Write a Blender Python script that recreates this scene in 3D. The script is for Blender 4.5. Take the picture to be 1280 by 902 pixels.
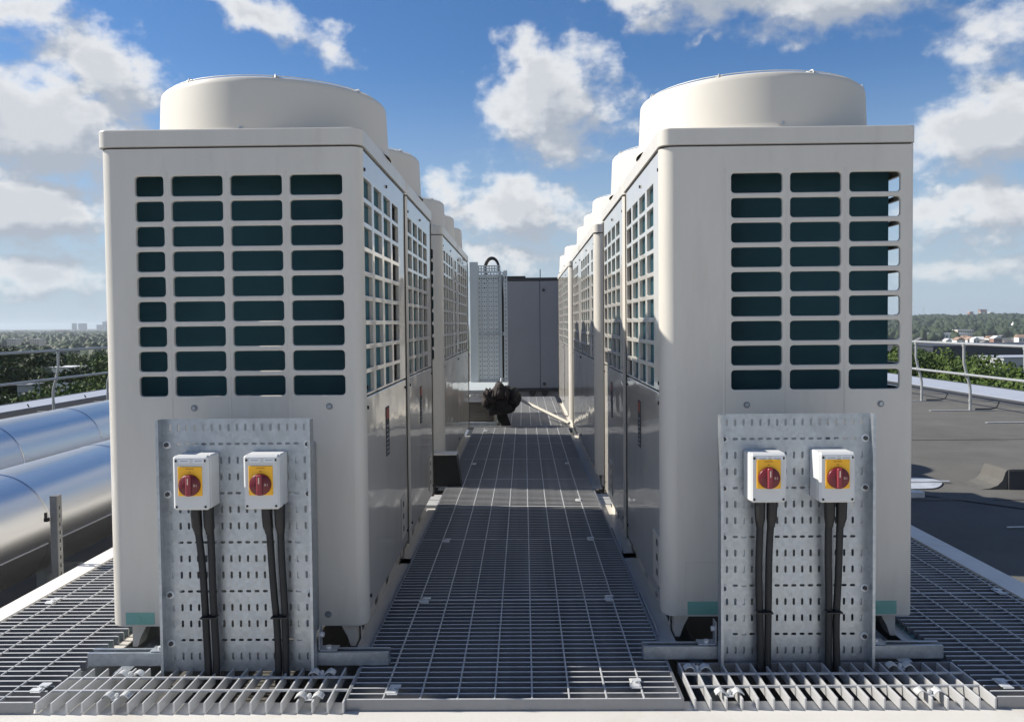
import bpy, math, random
from mathutils import Vector, noise as mnoise
random.seed(7)
rad = math.radians
S = bpy.context.scene
COL = S.collection
for o in list(bpy.data.objects):
    bpy.data.objects.remove(o)

# ------------------------------------------------------------------ camera
cam_d = bpy.data.cameras.new('camera')
cam = bpy.data.objects.new('camera', cam_d)
COL.objects.link(cam)
PITCH, YAW, ROLL = -0.0337, 0.0146, -0.0096
cy_, sy_, cp_, sp_, cr_, sr_ = math.cos(YAW), math.sin(YAW), math.cos(PITCH), math.sin(PITCH), math.cos(ROLL), math.sin(ROLL)
fw = Vector((-sy_ * cp_, cy_ * cp_, sp_))
rt = Vector((cy_, sy_, 0))
up = rt.cross(fw)
r2 = rt * cr_ + up * sr_
u2 = up * cr_ - rt * sr_
from mathutils import Matrix
m3 = Matrix((r2, u2, -fw)).transposed()
cam.matrix_world = Matrix.Translation((0, 0, 1.0)) @ m3.to_4x4()
cam_d.sensor_width = 36
cam_d.sensor_fit = 'HORIZONTAL'
cam_d.lens = 1036.47 / 1280 * 36
cam_d.shift_y = -11.05 / 1280
cam_d.clip_start = 0.05
cam_d.clip_end = 30000
S.camera = cam
S.render.resolution_x, S.render.resolution_y = 1024, 721

# ------------------------------------------------------------------ light
SUN_EL, SUN_BACK = rad(38.5), rad(8.5)
sdir = Vector((-math.cos(SUN_BACK) * math.cos(SUN_EL), math.sin(SUN_BACK) * math.cos(SUN_EL), math.sin(SUN_EL)))
sun_d = bpy.data.lights.new('sun', 'SUN')
sun_d.energy = 5.0
sun_d.angle = rad(0.53)
sun_d.color = (1.0, 0.94, 0.84)
sun = bpy.data.objects.new('sun', sun_d)
COL.objects.link(sun)
sun.rotation_euler = (-sdir).to_track_quat('-Z', 'Y').to_euler()
S.view_settings.view_transform = 'Standard'
S.view_settings.look = 'None'
S.view_settings.exposure = 0.5
S.view_settings.gamma = 1.0
S.cycles.max_bounces = 8
S.cycles.diffuse_bounces = 4
S.cycles.glossy_bounces = 4
S.cycles.transmission_bounces = 2
S.cycles.volume_bounces = 0
S.cycles.sample_clamp_indirect = 6

# ------------------------------------------------------------------ sky
W = bpy.data.worlds.new('World')
S.world = W
W.use_nodes = True
nt = W.node_tree
nt.nodes.clear()
N, L = nt.nodes.new, nt.links.new


def cloud_group():
    g = bpy.data.node_groups.new('cloud_density', 'ShaderNodeTree')
    g.interface.new_socket('Az', in_out='INPUT', socket_type='NodeSocketFloat')
    g.interface.new_socket('El', in_out='INPUT', socket_type='NodeSocketFloat')
    g.interface.new_socket('Density', in_out='OUTPUT', socket_type='NodeSocketFloat')
    n, l = g.nodes.new, g.links.new
    gi, go = n('NodeGroupInput'), n('NodeGroupOutput')

    def mth(op, a, b=None, c=None, clamp=False):
        x = n('ShaderNodeMath'); x.operation = op; x.use_clamp = clamp
        for i, v in enumerate((a, b, c)):
            if v is None: continue
            if isinstance(v, (int, float)): x.inputs[i].default_value = v
            else: l(v, x.inputs[i])
        return x.outputs[0]
    cmb = n('ShaderNodeCombineXYZ')
    l(gi.outputs['Az'], cmb.inputs[0]); l(gi.outputs['El'], cmb.inputs[1])
    # warp
    nz = n('ShaderNodeTexNoise'); nz.inputs['Scale'].default_value = 0.26; nz.inputs['Detail'].default_value = 4
    nz.inputs['Roughness'].default_value = 0.6
    l(cmb.outputs[0], nz.inputs['Vector'])
    sb = n('ShaderNodeVectorMath'); sb.operation = 'SUBTRACT'; l(nz.outputs['Color'], sb.inputs[0]); sb.inputs[1].default_value = (.5, .5, .5)
    sc = n('ShaderNodeVectorMath'); sc.operation = 'MULTIPLY'; l(sb.outputs[0], sc.inputs[0]); sc.inputs[1].default_value = (5.5, 4.0, 0)
    ad = n('ShaderNodeVectorMath'); ad.operation = 'ADD'; l(cmb.outputs[0], ad.inputs[0]); l(sc.outputs[0], ad.inputs[1])
    acc = None
    for (a, e, ra, re, rot, w) in CLOUDS:
        s1 = n('ShaderNodeVectorMath'); s1.operation = 'SUBTRACT'; l(ad.outputs[0], s1.inputs[0]); s1.inputs[1].default_value = (a, e, 0)
        if rot:
            rr = n('ShaderNodeVectorRotate'); rr.rotation_type = 'Z_AXIS'; l(s1.outputs[0], rr.inputs['Vector']); rr.inputs['Angle'].default_value = -rad(rot)
            src = rr.outputs[0]
        else: src = s1.outputs[0]
        s2 = n('ShaderNodeVectorMath'); s2.operation = 'MULTIPLY'; l(src, s2.inputs[0]); s2.inputs[1].default_value = (1 / ra, 1 / re, 0)
        s3 = n('ShaderNodeVectorMath'); s3.operation = 'LENGTH'; l(s2.outputs[0], s3.inputs[0])
        f = mth('MULTIPLY_ADD', s3.outputs['Value'], -w, w)
        acc = f if acc is None else mth('MAXIMUM', acc, f)
    # the sky outside the picture: the same kind of broken cumulus
    big = n('ShaderNodeTexNoise'); big.inputs['Scale'].default_value = 0.075; big.inputs['Detail'].default_value = 3
    l(cmb.outputs[0], big.inputs['Vector'])
    gen = mth('MULTIPLY_ADD', big.outputs['Fac'], 4.0, -1.55)
    gen = mth('ADD', gen, mth('MULTIPLY', mth('MAXIMUM', mth('SUBTRACT', gi.outputs['El'], 26), 0), -.035))
    aa = mth('ABSOLUTE', gi.outputs['Az'])
    o1 = mth('MULTIPLY_ADD', aa, 1 / 8, -34 / 8, clamp=True)
    o2 = mth('MULTIPLY_ADD', gi.outputs['El'], 1 / 8, -24 / 8, clamp=True)
    out = mth('MAXIMUM', o1, o2)
    mx = n('ShaderNodeMix'); mx.data_type = 'FLOAT'
    l(out, mx.inputs['Factor']); l(acc, mx.inputs['A']); l(gen, mx.inputs['B'])
    # fractal detail
    fb = n('ShaderNodeTexNoise'); fb.inputs['Scale'].default_value = 0.42; fb.inputs['Detail'].default_value = 9
    fb.inputs['Roughness'].default_value = 0.55
    st = n('ShaderNodeVectorMath'); st.operation = 'MULTIPLY'; l(cmb.outputs[0], st.inputs[0]); st.inputs[1].default_value = (0.8, 1.15, 1)
    l(st.outputs[0], fb.inputs['Vector'])
    d = mth('MULTIPLY_ADD', fb.outputs['Fac'], 2.2, -1.2)
    tot = mth('ADD', mx.outputs['Result'], d)
    l(tot, go.inputs['Density'])
    return g


#          az    el   ra   re  rot weight   (degrees)
CLOUDS = [(2.2, 14.8, 6.0, 5.0, 0, 1.5), (.6, 17.0, 3.2, 2.8, 0, 1.3),
          (12.5, 21.9, 9.5, 3.8, 0, 1.4), (20.5, 20.4, 8.0, 3.6, 0, 1.5), (7.6, 21.3, 2.8, 2.6, 0, .8), (12.7, 18.2, 1.8, .6, 15, .6),
          (29.6, 16.6, 4.5, 2.8, 0, .7), (29.3, 11.2, 5.6, 3.6, 0, 1.5), (29.0, 6.4, 6.2, 2.5, 0, 1.2), (28, 3.2, 6, 1.2, 0, .5),
          (-.4, 7.8, 5.8, 3.0, 0, 1.4), (-5.0, 9.5, 2.8, 2.0, 0, .9), (-.6, 4.4, 6, 2.0, 0, 1.0),
          (-17.4, 19.4, 7.0, 1.5, -20, .95), (-12.8, 18.6, 2.2, .9, -10, .6),
          (-31.0, 18.5, 3.4, 2.8, 0, 1.0), (-31.5, 21.5, 4.0, .9, 0, .7),
          (-26.8, 15.6, 5.4, 2.9, -20, 1.4), (-30.5, 12.0, 7.6, 4.4, -15, 1.8), (-31.0, 7.0, 7.4, 3.4, 0, 1.6), (-30.0, 3.2, 7.0, 1.8, 0, 1.0)]
G = cloud_group()
tc = N('ShaderNodeTexCoord')
nrm = N('ShaderNodeVectorMath'); nrm.operation = 'NORMALIZE'; L(tc.outputs['Generated'], nrm.inputs[0])
sx = N('ShaderNodeSeparateXYZ'); L(nrm.outputs[0], sx.inputs[0])


def M(op, a, b=None, c=None, clamp=False):
    x = N('ShaderNodeMath'); x.operation = op; x.use_clamp = clamp
    for i, v in enumerate((a, b, c)):
        if v is None: continue
        if isinstance(v, (int, float)): x.inputs[i].default_value = v
        else: L(v, x.inputs[i])
    return x.outputs[0]


az = M('MULTIPLY', M('ARCTAN2', sx.outputs['X'], sx.outputs['Y']), 180 / math.pi)
el = M('MULTIPLY', M('ARCSINE', sx.outputs['Z']), 180 / math.pi)
g1 = N('ShaderNodeGroup'); g1.node_tree = G; L(az, g1.inputs['Az']); L(el, g1.inputs['El'])
g2 = N('ShaderNodeGroup'); g2.node_tree = G
L(M('ADD', az, -1.3), g2.inputs['Az']); L(M('ADD', el, 1.9), g2.inputs['El'])
mask = N('ShaderNodeMapRange'); mask.interpolation_type = 'SMOOTHSTEP'
L(g1.outputs[0], mask.inputs['Value']); mask.inputs['From Min'].default_value = -0.08; mask.inputs['From Max'].default_value = 0.75
lit = N('ShaderNodeMapRange'); lit.interpolation_type = 'SMOOTHSTEP'
dif = M('SUBTRACT', g1.outputs[0], g2.outputs[0])
L(dif, lit.inputs['Value']); lit.inputs['From Min'].default_value = -0.42; lit.inputs['From Max'].default_value = 0.42
thick = N('ShaderNodeMapRange'); L(g1.outputs[0], thick.inputs['Value']); thick.inputs['From Min'].default_value = 0.25; thick.inputs['From Max'].default_value = 1.1
thick.inputs['To Min'].default_value = 1.0; thick.inputs['To Max'].default_value = 0.42
lt = M('MULTIPLY', lit.outputs[0], thick.outputs[0])
ccol = N('ShaderNodeMix'); ccol.data_type = 'RGBA'
ccol.inputs['A'].default_value = (5.9, 6.5, 7.5, 1)
ccol.inputs['B'].default_value = (13.2, 13.2, 13.1, 1)
L(lt, ccol.inputs['Factor'])
sky = N('ShaderNodeTexSky'); sky.sky_type = 'NISHITA'; sky.sun_disc = False
sky.sun_elevation = SUN_EL
sky.sun_rotation = math.atan2(sdir.x, sdir.y)
sky.air_density = 1.0; sky.dust_density = 0.25; sky.ozone_density = 2.0; sky.altitude = 50
# thin haze veil low on the horizon belongs to the air box; the clouds mix over the clear sky
hz = N('ShaderNodeMapRange'); L(el, hz.inputs['Value']); hz.inputs['From Min'].default_value = 0.0; hz.inputs['From Max'].default_value = 5.0
hz.inputs['To Min'].default_value = 0.6; hz.inputs['To Max'].default_value = 1.0
mk = M('MULTIPLY', mask.outputs[0], hz.outputs[0])
mk = M('MULTIPLY', mk, 0.97)
fin = N('ShaderNodeMix'); fin.data_type = 'RGBA'
hs = N('ShaderNodeHueSaturation'); hs.inputs['Saturation'].default_value = 1.2; L(sky.outputs[0], hs.inputs['Color'])
tint = N('ShaderNodeMix'); tint.data_type = 'RGBA'; tint.blend_type = 'MULTIPLY'; tint.inputs['Factor'].default_value = 1
L(hs.outputs[0], tint.inputs['A']); tint.inputs['B'].default_value = (1.12, 1.32, 1.58, 1)
hv = N('ShaderNodeMapRange'); hv.interpolation_type = 'SMOOTHSTEP'; L(el, hv.inputs['Value']); hv.inputs['From Min'].default_value = -1; hv.inputs['From Max'].default_value = 18
hv.inputs['To Min'].default_value = .9; hv.inputs['To Max'].default_value = 0
veil = N('ShaderNodeMix'); veil.data_type = 'RGBA'; L(hv.outputs[0], veil.inputs['Factor']); L(tint.outputs['Result'], veil.inputs['A']); veil.inputs['B'].default_value = (6.2, 7.7, 9.3, 1)
tint = veil
L(mk, fin.inputs['Factor']); L(tint.outputs['Result'], fin.inputs['A']); L(ccol.outputs['Result'], fin.inputs['B'])
bg = N('ShaderNodeBackground'); bg.inputs['Strength'].default_value = 0.052
L(fin.outputs['Result'], bg.inputs['Color'])
wo = N('ShaderNodeOutputWorld'); L(bg.outputs[0], wo.inputs['Surface'])
W.cycles.sampling_method = 'MANUAL'
W.cycles.sample_map_resolution = 512

# ------------------------------------------------------------------ materials
MATS = {}


def mat(name, col, rough=.5, metal=0., var=0., vscale=8., bump=0., bscale=60., coat=0., coat_r=.06, spangle=0., rvar=0., dark=None, dscale=3., damt=0., wav=0., stretch=None):
    m = bpy.data.materials.new(name); m.use_nodes = True
    t = m.node_tree; b = t.nodes['Principled BSDF']
    n, l = t.nodes.new, t.links.new
    b.inputs['Base Color'].default_value = (*col, 1); b.inputs['Roughness'].default_value = rough; b.inputs['Metallic'].default_value = metal
    b.inputs['Coat Weight'].default_value = coat; b.inputs['Coat Roughness'].default_value = coat_r
    co = n('ShaderNodeTexCoord').outputs['Object']
    if stretch:
        mp = n('ShaderNodeMapping'); mp.inputs['Scale'].default_value = stretch; l(co, mp.inputs[0]); co = mp.outputs[0]
    cur = None
    if var or rvar:
        nz = n('ShaderNodeTexNoise'); nz.inputs['Scale'].default_value = vscale; nz.inputs['Detail'].default_value = 5; nz.inputs['Roughness'].default_value = .62
        l(co, nz.inputs['Vector'])
    if var:
        mr = n('ShaderNodeMapRange'); l(nz.outputs['Fac'], mr.inputs['Value'])
        mr.inputs['From Min'].default_value = .3; mr.inputs['From Max'].default_value = .7
        mr.inputs['To Min'].default_value = 1 - var; mr.inputs['To Max'].default_value = 1 + var
        mx = n('ShaderNodeMix'); mx.data_type = 'RGBA'; mx.blend_type = 'MULTIPLY'; mx.inputs['Factor'].default_value = 1
        mx.inputs['A'].default_value = (*col, 1); l(mr.outputs[0], mx.inputs['B']); cur = mx.outputs['Result']
    if spangle:
        vo = n('ShaderNodeTexVoronoi'); vo.inputs['Scale'].default_value = 90; l(co, vo.inputs['Vector'])
        bw = n('ShaderNodeSeparateColor'); l(vo.outputs['Color'], bw.inputs[0])
        mr = n('ShaderNodeMapRange'); l(bw.outputs[0], mr.inputs['Value']); mr.inputs['To Min'].default_value = 1 - spangle; mr.inputs['To Max'].default_value = 1 + spangle
        mx = n('ShaderNodeMix'); mx.data_type = 'RGBA'; mx.blend_type = 'MULTIPLY'; mx.inputs['Factor'].default_value = 1
        if cur is None: mx.inputs['A'].default_value = (*col, 1)
        else: l(cur, mx.inputs['A'])
        l(mr.outputs[0], mx.inputs['B']); cur = mx.outputs['Result']
    if dark:
        nd = n('ShaderNodeTexNoise'); nd.inputs['Scale'].default_value = dscale; nd.inputs['Detail'].default_value = 7; nd.inputs['Roughness'].default_value = .7
        l(co, nd.inputs['Vector'])
        mr = n('ShaderNodeMapRange'); mr.interpolation_type = 'SMOOTHSTEP'; l(nd.outputs['Fac'], mr.inputs['Value']); mr.inputs['From Min'].default_value = .5; mr.inputs['From Max'].default_value = .72
        mr.inputs['To Max'].default_value = damt
        mx = n('ShaderNodeMix'); mx.data_type = 'RGBA'; l(mr.outputs[0], mx.inputs['Factor'])
        if cur is None: mx.inputs['A'].default_value = (*col, 1)
        else: l(cur, mx.inputs['A'])
        mx.inputs['B'].default_value = (*dark, 1); cur = mx.outputs['Result']
    if cur is not None: l(cur, b.inputs['Base Color'])
    if rvar:
        mr = n('ShaderNodeMapRange'); l(nz.outputs['Fac'], mr.inputs['Value'])
        mr.inputs['From Min'].default_value = .3; mr.inputs['From Max'].default_value = .7
        mr.inputs['To Min'].default_value = max(.02, rough - rvar); mr.inputs['To Max'].default_value = rough + rvar
        l(mr.outputs[0], b.inputs['Roughness'])
    if bump or wav:
        bp_ = n('ShaderNodeBump'); bp_.inputs['Strength'].default_value = 1
        nb = n('ShaderNodeTexNoise')
        if wav:
            nb.inputs['Scale'].default_value = 2.6; nb.inputs['Detail'].default_value = 1.5; bp_.inputs['Distance'].default_value = wav
        else:
            nb.inputs['Scale'].default_value = bscale; nb.inputs['Detail'].default_value = 4; bp_.inputs['Distance'].default_value = bump
        l(co, nb.inputs['Vector']); l(nb.outputs['Fac'], bp_.inputs['Height']); l(bp_.outputs[0], b.inputs['Normal'])
        if wav: l(bp_.outputs[0], b.inputs['Coat Normal'])
    MATS[name] = m
    return m


CREAM = (.61, .58, .525)
mat('cream_paint', CREAM, .42, var=.04, vscale=5, coat=.25, coat_r=.2, dark=(.42, .38, .32), dscale=7, damt=.2, stretch=(1.6, 1.6, .35))
mat('cream_gloss', CREAM, .38, var=.03, vscale=4, coat=.9, coat_r=.05, wav=.006)
mat('cream_cowl', (.61, .58, .52), .55, var=.02, vscale=3, dark=(.5, .46, .4), dscale=6, damt=.12)
mat('galv', (.43, .465, .50), .42, .75, var=.09, vscale=14, spangle=.08, rvar=.08, dark=(.22, .24, .27), dscale=18, damt=.4)
mat('galv_bright', (.62, .63, .63), .5, .35, var=.08, vscale=20, rvar=.1)
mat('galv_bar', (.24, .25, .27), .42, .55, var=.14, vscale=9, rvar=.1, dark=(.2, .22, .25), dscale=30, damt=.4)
mat('galv_sunlit', (.56, .565, .57), .45, .35, var=.1, vscale=14, rvar=.08, dark=(.35, .36, .38), dscale=25, damt=.4)  # lighter copy of the bar steel, sunlight on front bars in its colour
mat('galv_sunlit_top', (.54, .545, .55), .45, .2, var=.12, vscale=18, dark=(.4, .41, .42), dscale=22, damt=.5)
mat('galv_rod', (.46, .47, .48), .45, .25, var=.1, vscale=12)
mat('white_steel', (.76, .74, .70), .55, var=.06, vscale=7, dark=(.5, .46, .40), dscale=5, damt=.5)
mat('pale_deck', (.56, .545, .51), .7, var=.05, vscale=3, bump=.0006, bscale=90, dark=(.45, .40, .33), dscale=4, damt=.45)
mat('coil', (.10, .25, .30), .5, 0, var=.12, vscale=3)
mat('void_black', (.012, .013, .014), .8)
mat('inner_steel', (.06, .062, .065), .7, var=.2)
mat('grey_plastic', (.60, .61, .61), .45, var=.02, vscale=6)
mat('yellow', (.93, .48, .02), .4, var=.03, vscale=40)
mat('knob_red', (.13, .008, .016), .35, var=.1, vscale=60)
mat('grip_red', (.26, .032, .045), .35, var=.1, vscale=60)
mat('label_white', (.72, .74, .76), .5)
mat('print_grey', (.25, .27, .32), .6)
mat('print_brown', (.38, .16, .02), .6)
mat('pale_mark', (.75, .6, .5), .5)
mat('weathered_steel', (.20, .205, .21), .55, .5, var=.15, vscale=15)
mat('black_rubber', (.012, .012, .013), .5, var=.2, vscale=30)
mat('black_cable', (.010, .011, .013), .6, var=.2, vscale=30)
mat('black_cap', (.01, .01, .01), .4)
mat('teal_film', (.20, .43, .38), .3, var=.08, vscale=20, coat=.6, coat_r=.1)
mat('pipe_clad', (.70, .705, .72), .30, 1.0)
mat('felt', (.105, .102, .094), .95, var=.16, vscale=1.7, bump=.004, bscale=190, dark=(.065, .065, .064), dscale=.7, damt=.75)
mat('felt_dark', (.05, .052, .056), .85, var=.15, vscale=3, bump=.003, bscale=120)
mat('cap_grey', (.36, .39, .45), .5, .1, var=.06, vscale=2)
mat('silver_patch', (.62, .63, .65), .4, .5, var=.2, vscale=6)
mat('enclosure_grey', (.23, .235, .255), .5, var=.03, vscale=3, bump=.0006, bscale=60)
mat('enclosure_black', (.03, .032, .036), .5)
mat('pale_post', (.44, .48, .49), .5, var=.05, vscale=4)
mat('timber_pale', (.42, .40, .35), .7, var=.12, vscale=10)
mat('timber', (.16, .145, .12), .8, var=.25, vscale=10, stretch=(1, 1, 6))
mat('jacket', (.034, .027, .027), .85, var=.3, vscale=14, bump=.006, bscale=50)
mat('jacket_black', (.010, .010, .012), .8, var=.3, vscale=14, bump=.004, bscale=50)
mat('rail_galv', (.40, .415, .42), .42, .4, var=.08, vscale=10)
mat('bark', (.09, .07, .055), .9, var=.2)
mat('brick_red', (.30, .17, .13), .85, var=.15, vscale=.2)
mat('render_cream', (.66, .56, .46), .8, var=.08, vscale=.1)
mat('render_white', (.78, .77, .74), .8, var=.05, vscale=.1)
mat('roof_pale', (.62, .63, .64), .7, var=.06, vscale=.2)
mat('roof_slate', (.13, .125, .13), .8, var=.1, vscale=.3)
mat('roof_tile', (.30, .20, .15), .85, var=.1, vscale=.3)
mat('glass_grey', (.12, .15, .19), .2)
mat('tower_grey', (.36, .37, .39), .6, var=.08, vscale=.05)
mat('dark_cladding', (.035, .04, .055), .6, var=.1, vscale=.3)
mat('strip_red', (.30, .05, .04), .5)


def leaf_mat(name, c1, c2):
    m = bpy.data.materials.new(name); m.use_nodes = True
    t = m.node_tree; b = t.nodes['Principled BSDF']; n, l = t.nodes.new, t.links.new
    nz = n('ShaderNodeTexNoise'); nz.inputs['Scale'].default_value = .55; nz.inputs['Detail'].default_value = 5
    co = n('ShaderNodeTexCoord'); l(co.outputs['Object'], nz.inputs['Vector'])
    mr = n('ShaderNodeMapRange'); l(nz.outputs['Fac'], mr.inputs['Value']); mr.inputs['From Min'].default_value = .32; mr.inputs['From Max'].default_value = .68
    mx = n('ShaderNodeMix'); mx.data_type = 'RGBA'; l(mr.outputs[0], mx.inputs['Factor'])
    mx.inputs['A'].default_value = (*c1, 1); mx.inputs['B'].default_value = (*c2, 1)
    l(mx.outputs['Result'], b.inputs['Base Color']); b.inputs['Roughness'].default_value = .65; b.inputs['Specular IOR Level'].default_value = .2
    MATS[name] = m


leaf_mat('leaf_broad', (.032, .062, .012), (.085, .125, .022))
leaf_mat('leaf_dark', (.014, .027, .010), (.045, .066, .018))
leaf_mat('leaf_far', (.016, .032, .017), (.045, .062, .028))


def ground_mat():
    m = bpy.data.materials.new('far_ground'); m.use_nodes = True
    t = m.node_tree; b = t.nodes['Principled BSDF']; n, l = t.nodes.new, t.links.new
    co = n('ShaderNodeTexCoord')
    nz = n('ShaderNodeTexNoise'); nz.inputs['Scale'].default_value = .012; nz.inputs['Detail'].default_value = 8; nz.inputs['Roughness'].default_value = .65
    l(co.outputs['Object'], nz.inputs['Vector'])
    cr = n('ShaderNodeValToRGB'); l(nz.outputs['Fac'], cr.inputs[0])
    e = cr.color_ramp.elements
    e[0].position = .35; e[0].color = (.025, .042, .02, 1); e[1].position = .55; e[1].color = (.06, .08, .035, 1)
    x = e.new(.63); x.color = (.14, .13, .11, 1); x = e.new(.7); x.color = (.05, .07, .03, 1)
    l(cr.outputs[0], b.inputs['Base Color']); b.inputs['Roughness'].default_value = .95
    MATS['far_ground'] = m


ground_mat()


# ------------------------------------------------------------------ mesh helpers
class MB:
    """collects geometry in world coordinates; build() links it as one object"""
    def __init__(s): s.v, s.f, s.sm = [], [], []

    def add(s, vs, fs, smooth=False):
        b = len(s.v); s.v += [tuple(x) for x in vs]
        for f in fs:
            s.f.append(tuple(i + b for i in f)); s.sm.append(smooth)
        return s

    def box(s, x0, x1, y0, y1, z0, z1, c=0.):
        if c <= 0:
            vs = [(x, y, z) for z in (z0, z1) for y in (y0, y1) for x in (x0, x1)]
            return s.add(vs, [(0, 2, 3, 1), (4, 5, 7, 6), (0, 1, 5, 4), (2, 6, 7, 3), (0, 4, 6, 2), (1, 3, 7, 5)])
        # chamfered box
        X, Y, Z = (x0, x1), (y0, y1), (z0, z1)
        sg = (1, -1)
        vs = []; idx = {}
        for i in (0, 1):
            for j in (0, 1):
                for k in (0, 1):
                    p = (X[i], Y[j], Z[k]); d = (sg[i] * c, sg[j] * c, sg[k] * c)
                    for a in range(3):   # vertex lying on the face normal to axis a
                        q = [p[t] + (0 if t == a else d[t]) for t in range(3)]
                        idx[(i, j, k, a)] = len(vs); vs.append(q)
        I = lambda i, j, k, a: idx[(i, j, k, a)]
        fs = []
        for i in (0, 1):
            q = [I(i, 0, 0, 0), I(i, 1, 0, 0), I(i, 1, 1, 0), I(i, 0, 1, 0)]; fs.append(q if i else q[::-1])
            q = [I(0, i, 0, 1), I(0, i, 1, 1), I(1, i, 1, 1), I(1, i, 0, 1)]; fs.append(q if i else q[::-1])
            q = [I(0, 0, i, 2), I(1, 0, i, 2), I(1, 1, i, 2), I(0, 1, i, 2)]; fs.append(q if i else q[::-1])
        for a in (0, 1):
            for b in (0, 1):
                q = [I(a, b, 0, 0), I(a, b, 1, 0), I(a, b, 1, 1), I(a, b, 0, 1)]; fs.append(q)
                q = [I(a, 0, b, 0), I(a, 1, b, 0), I(a, 1, b, 2), I(a, 0, b, 2)]; fs.append(q)
                q = [I(0, a, b, 1), I(1, a, b, 1), I(1, a, b, 2), I(0, a, b, 2)]; fs.append(q)
        for i in (0, 1):
            for j in (0, 1):
                for k in (0, 1): fs.append([I(i, j, k, 0), I(i, j, k, 1), I(i, j, k, 2)])
        return s.add(vs, fs)

    def tube(s, pts, r, n=8, caps=True, smooth=True, rads=None):
        pts = [Vector(p) for p in pts]; rings = []
        pr = None
        for i, p in enumerate(pts):
            t = (pts[min(i + 1, len(pts) - 1)] - pts[max(i - 1, 0)]).normalized()
            if pr is None:
                a = Vector((0, 0, 1)) if abs(t.z) < .9 else Vector((1, 0, 0))
                pr = (a - t * a.dot(t)).normalized()
            else: pr = (pr - t * pr.dot(t)).normalized()
            q = t.cross(pr); R_ = rads[i] if rads else r
            rings.append([p + (pr * math.cos(2 * math.pi * k / n) + q * math.sin(2 * math.pi * k / n)) * R_ for k in range(n)])
        vs = [v for g in rings for v in g]; fs = []
        for i in range(len(rings) - 1):
            for k in range(n):
                fs.append((i * n + k, i * n + (k + 1) % n, (i + 1) * n + (k + 1) % n, (i + 1) * n + k))
        s.add(vs, fs, smooth)
        if caps:
            s.add(rings[0], [tuple(range(n))[::-1]]); s.add(rings[-1], [tuple(range(n))])
        return s

    def lathe(s, prof, cx, cy, n=48, smooth=True):
        vs = []; fs = []
        for (r, z) in prof:
            for k in range(n):
                a = 2 * math.pi * k / n; vs.append((cx + r * math.cos(a), cy + r * math.sin(a), z))
        for i in range(len(prof) - 1):
            for k in range(n):
                fs.append((i * n + k, i * n + (k + 1) % n, (i + 1) * n + (k + 1) % n, (i + 1) * n + k))
        return s.add(vs, fs, smooth)

    def ring(s, cx, cy, cz, R_, r, n=48, m=6):
        vs = []; fs = []
        for k in range(n):
            a = 2 * math.pi * k / n
            for j in range(m):
                b = 2 * math.pi * j / m; q = R_ + r * math.cos(b)
                vs.append((cx + q * math.cos(a), cy + q * math.sin(a), cz + r * math.sin(b)))
        for k in range(n):
            for j in range(m):
                fs.append((k * m + j, ((k + 1) % n) * m + j, ((k + 1) % n) * m + (j + 1) % m, k * m + (j + 1) % m))
        return s.add(vs, fs, True)

    def prism(s, poly, axis, a, b, smooth=False):
        """poly: list of 2-D points in the other two axes (kept in x,y,z order)"""
        def P(u, v, w): return {'X': (w, u, v), 'Y': (u, w, v), 'Z': (u, v, w)}[axis]
        n = len(poly)
        vs = [P(u, v, a) for u, v in poly] + [P(u, v, b) for u, v in poly]
        s.add(vs, [(i, (i + 1) % n, n + (i + 1) % n, n + i) for i in range(n)], smooth)
        s.add(vs[:n], [tuple(range(n))[::-1]]); s.add(vs[n:], [tuple(range(n))])
        return s

    def panel(s, P, u0, u1, v0, v1, rows, t, lip=0.):
        """perforated sheet. P(u, v, d) -> point (d = depth behind the face).
        rows: (va, vb, [(a, b), ...], r): openings between va and vb with corner radius r"""
        rows = sorted(rows)
        cur = v0
        for i, (va, vb, hs, r) in enumerate(rows):
            nv = v1 if i == len(rows) - 1 else (vb + rows[i + 1][0]) / 2
            if not hs:
                s.add([P(u0, cur, 0), P(u1, cur, 0), P(u1, nv, 0), P(u0, nv, 0)], [(0, 1, 2, 3)]); cur = nv; continue
            cu = u0
            for j, (a, b) in enumerate(hs):
                nu = u1 if j == len(hs) - 1 else (b + hs[j + 1][0]) / 2
                cor = [(b, vb, 0), (a, vb, 1), (a, va, 2), (b, va, 3)]
                crn = [(nu, nv), (cu, nv), (cu, cur), (nu, cur)]
                K = 3 if lip == 0 and r < .01 else 5
                inn, outp = [], []
                for q, (hx, hy, _) in enumerate(cor):
                    sx_ = (-1, 1, 1, -1)[q]; sy2 = (-1, -1, 1, 1)[q]
                    ccx, ccy = hx + sx_ * r, hy + sy2 * r
                    for k in range(K):
                        f = k / (K - 1); an = math.pi / 2 * (q + f)
                        inn.append((ccx + r * math.cos(an), ccy + r * math.sin(an), math.cos(an), math.sin(an)))
                        X_, Y_ = crn[q]
                        if q % 2 == 0:   # starts on vertical edge
                            p = (X_, ccy + (Y_ - ccy) * min(1, 2 * f)) if f <= .5 else (X_ + (ccx - X_) * (2 * f - 1), Y_)
                        else:
                            p = (ccx + (X_ - ccx) * min(1, 2 * f), Y_) if f <= .5 else (X_, Y_ + (ccy - Y_) * (2 * f - 1))
                        outp.append(p)
                n = len(inn)
                ring0 = [P(*p, 0) for p in outp]
                ring1 = [P(p[0] + p[2] * lip, p[1] + p[3] * lip, 0) for p in inn]
                loops = [ring0, ring1]
                if lip: loops += [[P(p[0] + p[2] * lip * .3, p[1] + p[3] * lip * .3, lip * .3) for p in inn], [P(p[0], p[1], lip) for p in inn]]
                loops.append([P(p[0], p[1], t) for p in inn])
                vs = [v for g in loops for v in g]; fs = []
                for g in range(len(loops) - 1):
                    for k in range(n):
                        k2 = (k + 1) % n
                        fs.append((g * n + k, g * n + k2, (g + 1) * n + k2, (g + 1) * n + k))
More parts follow.
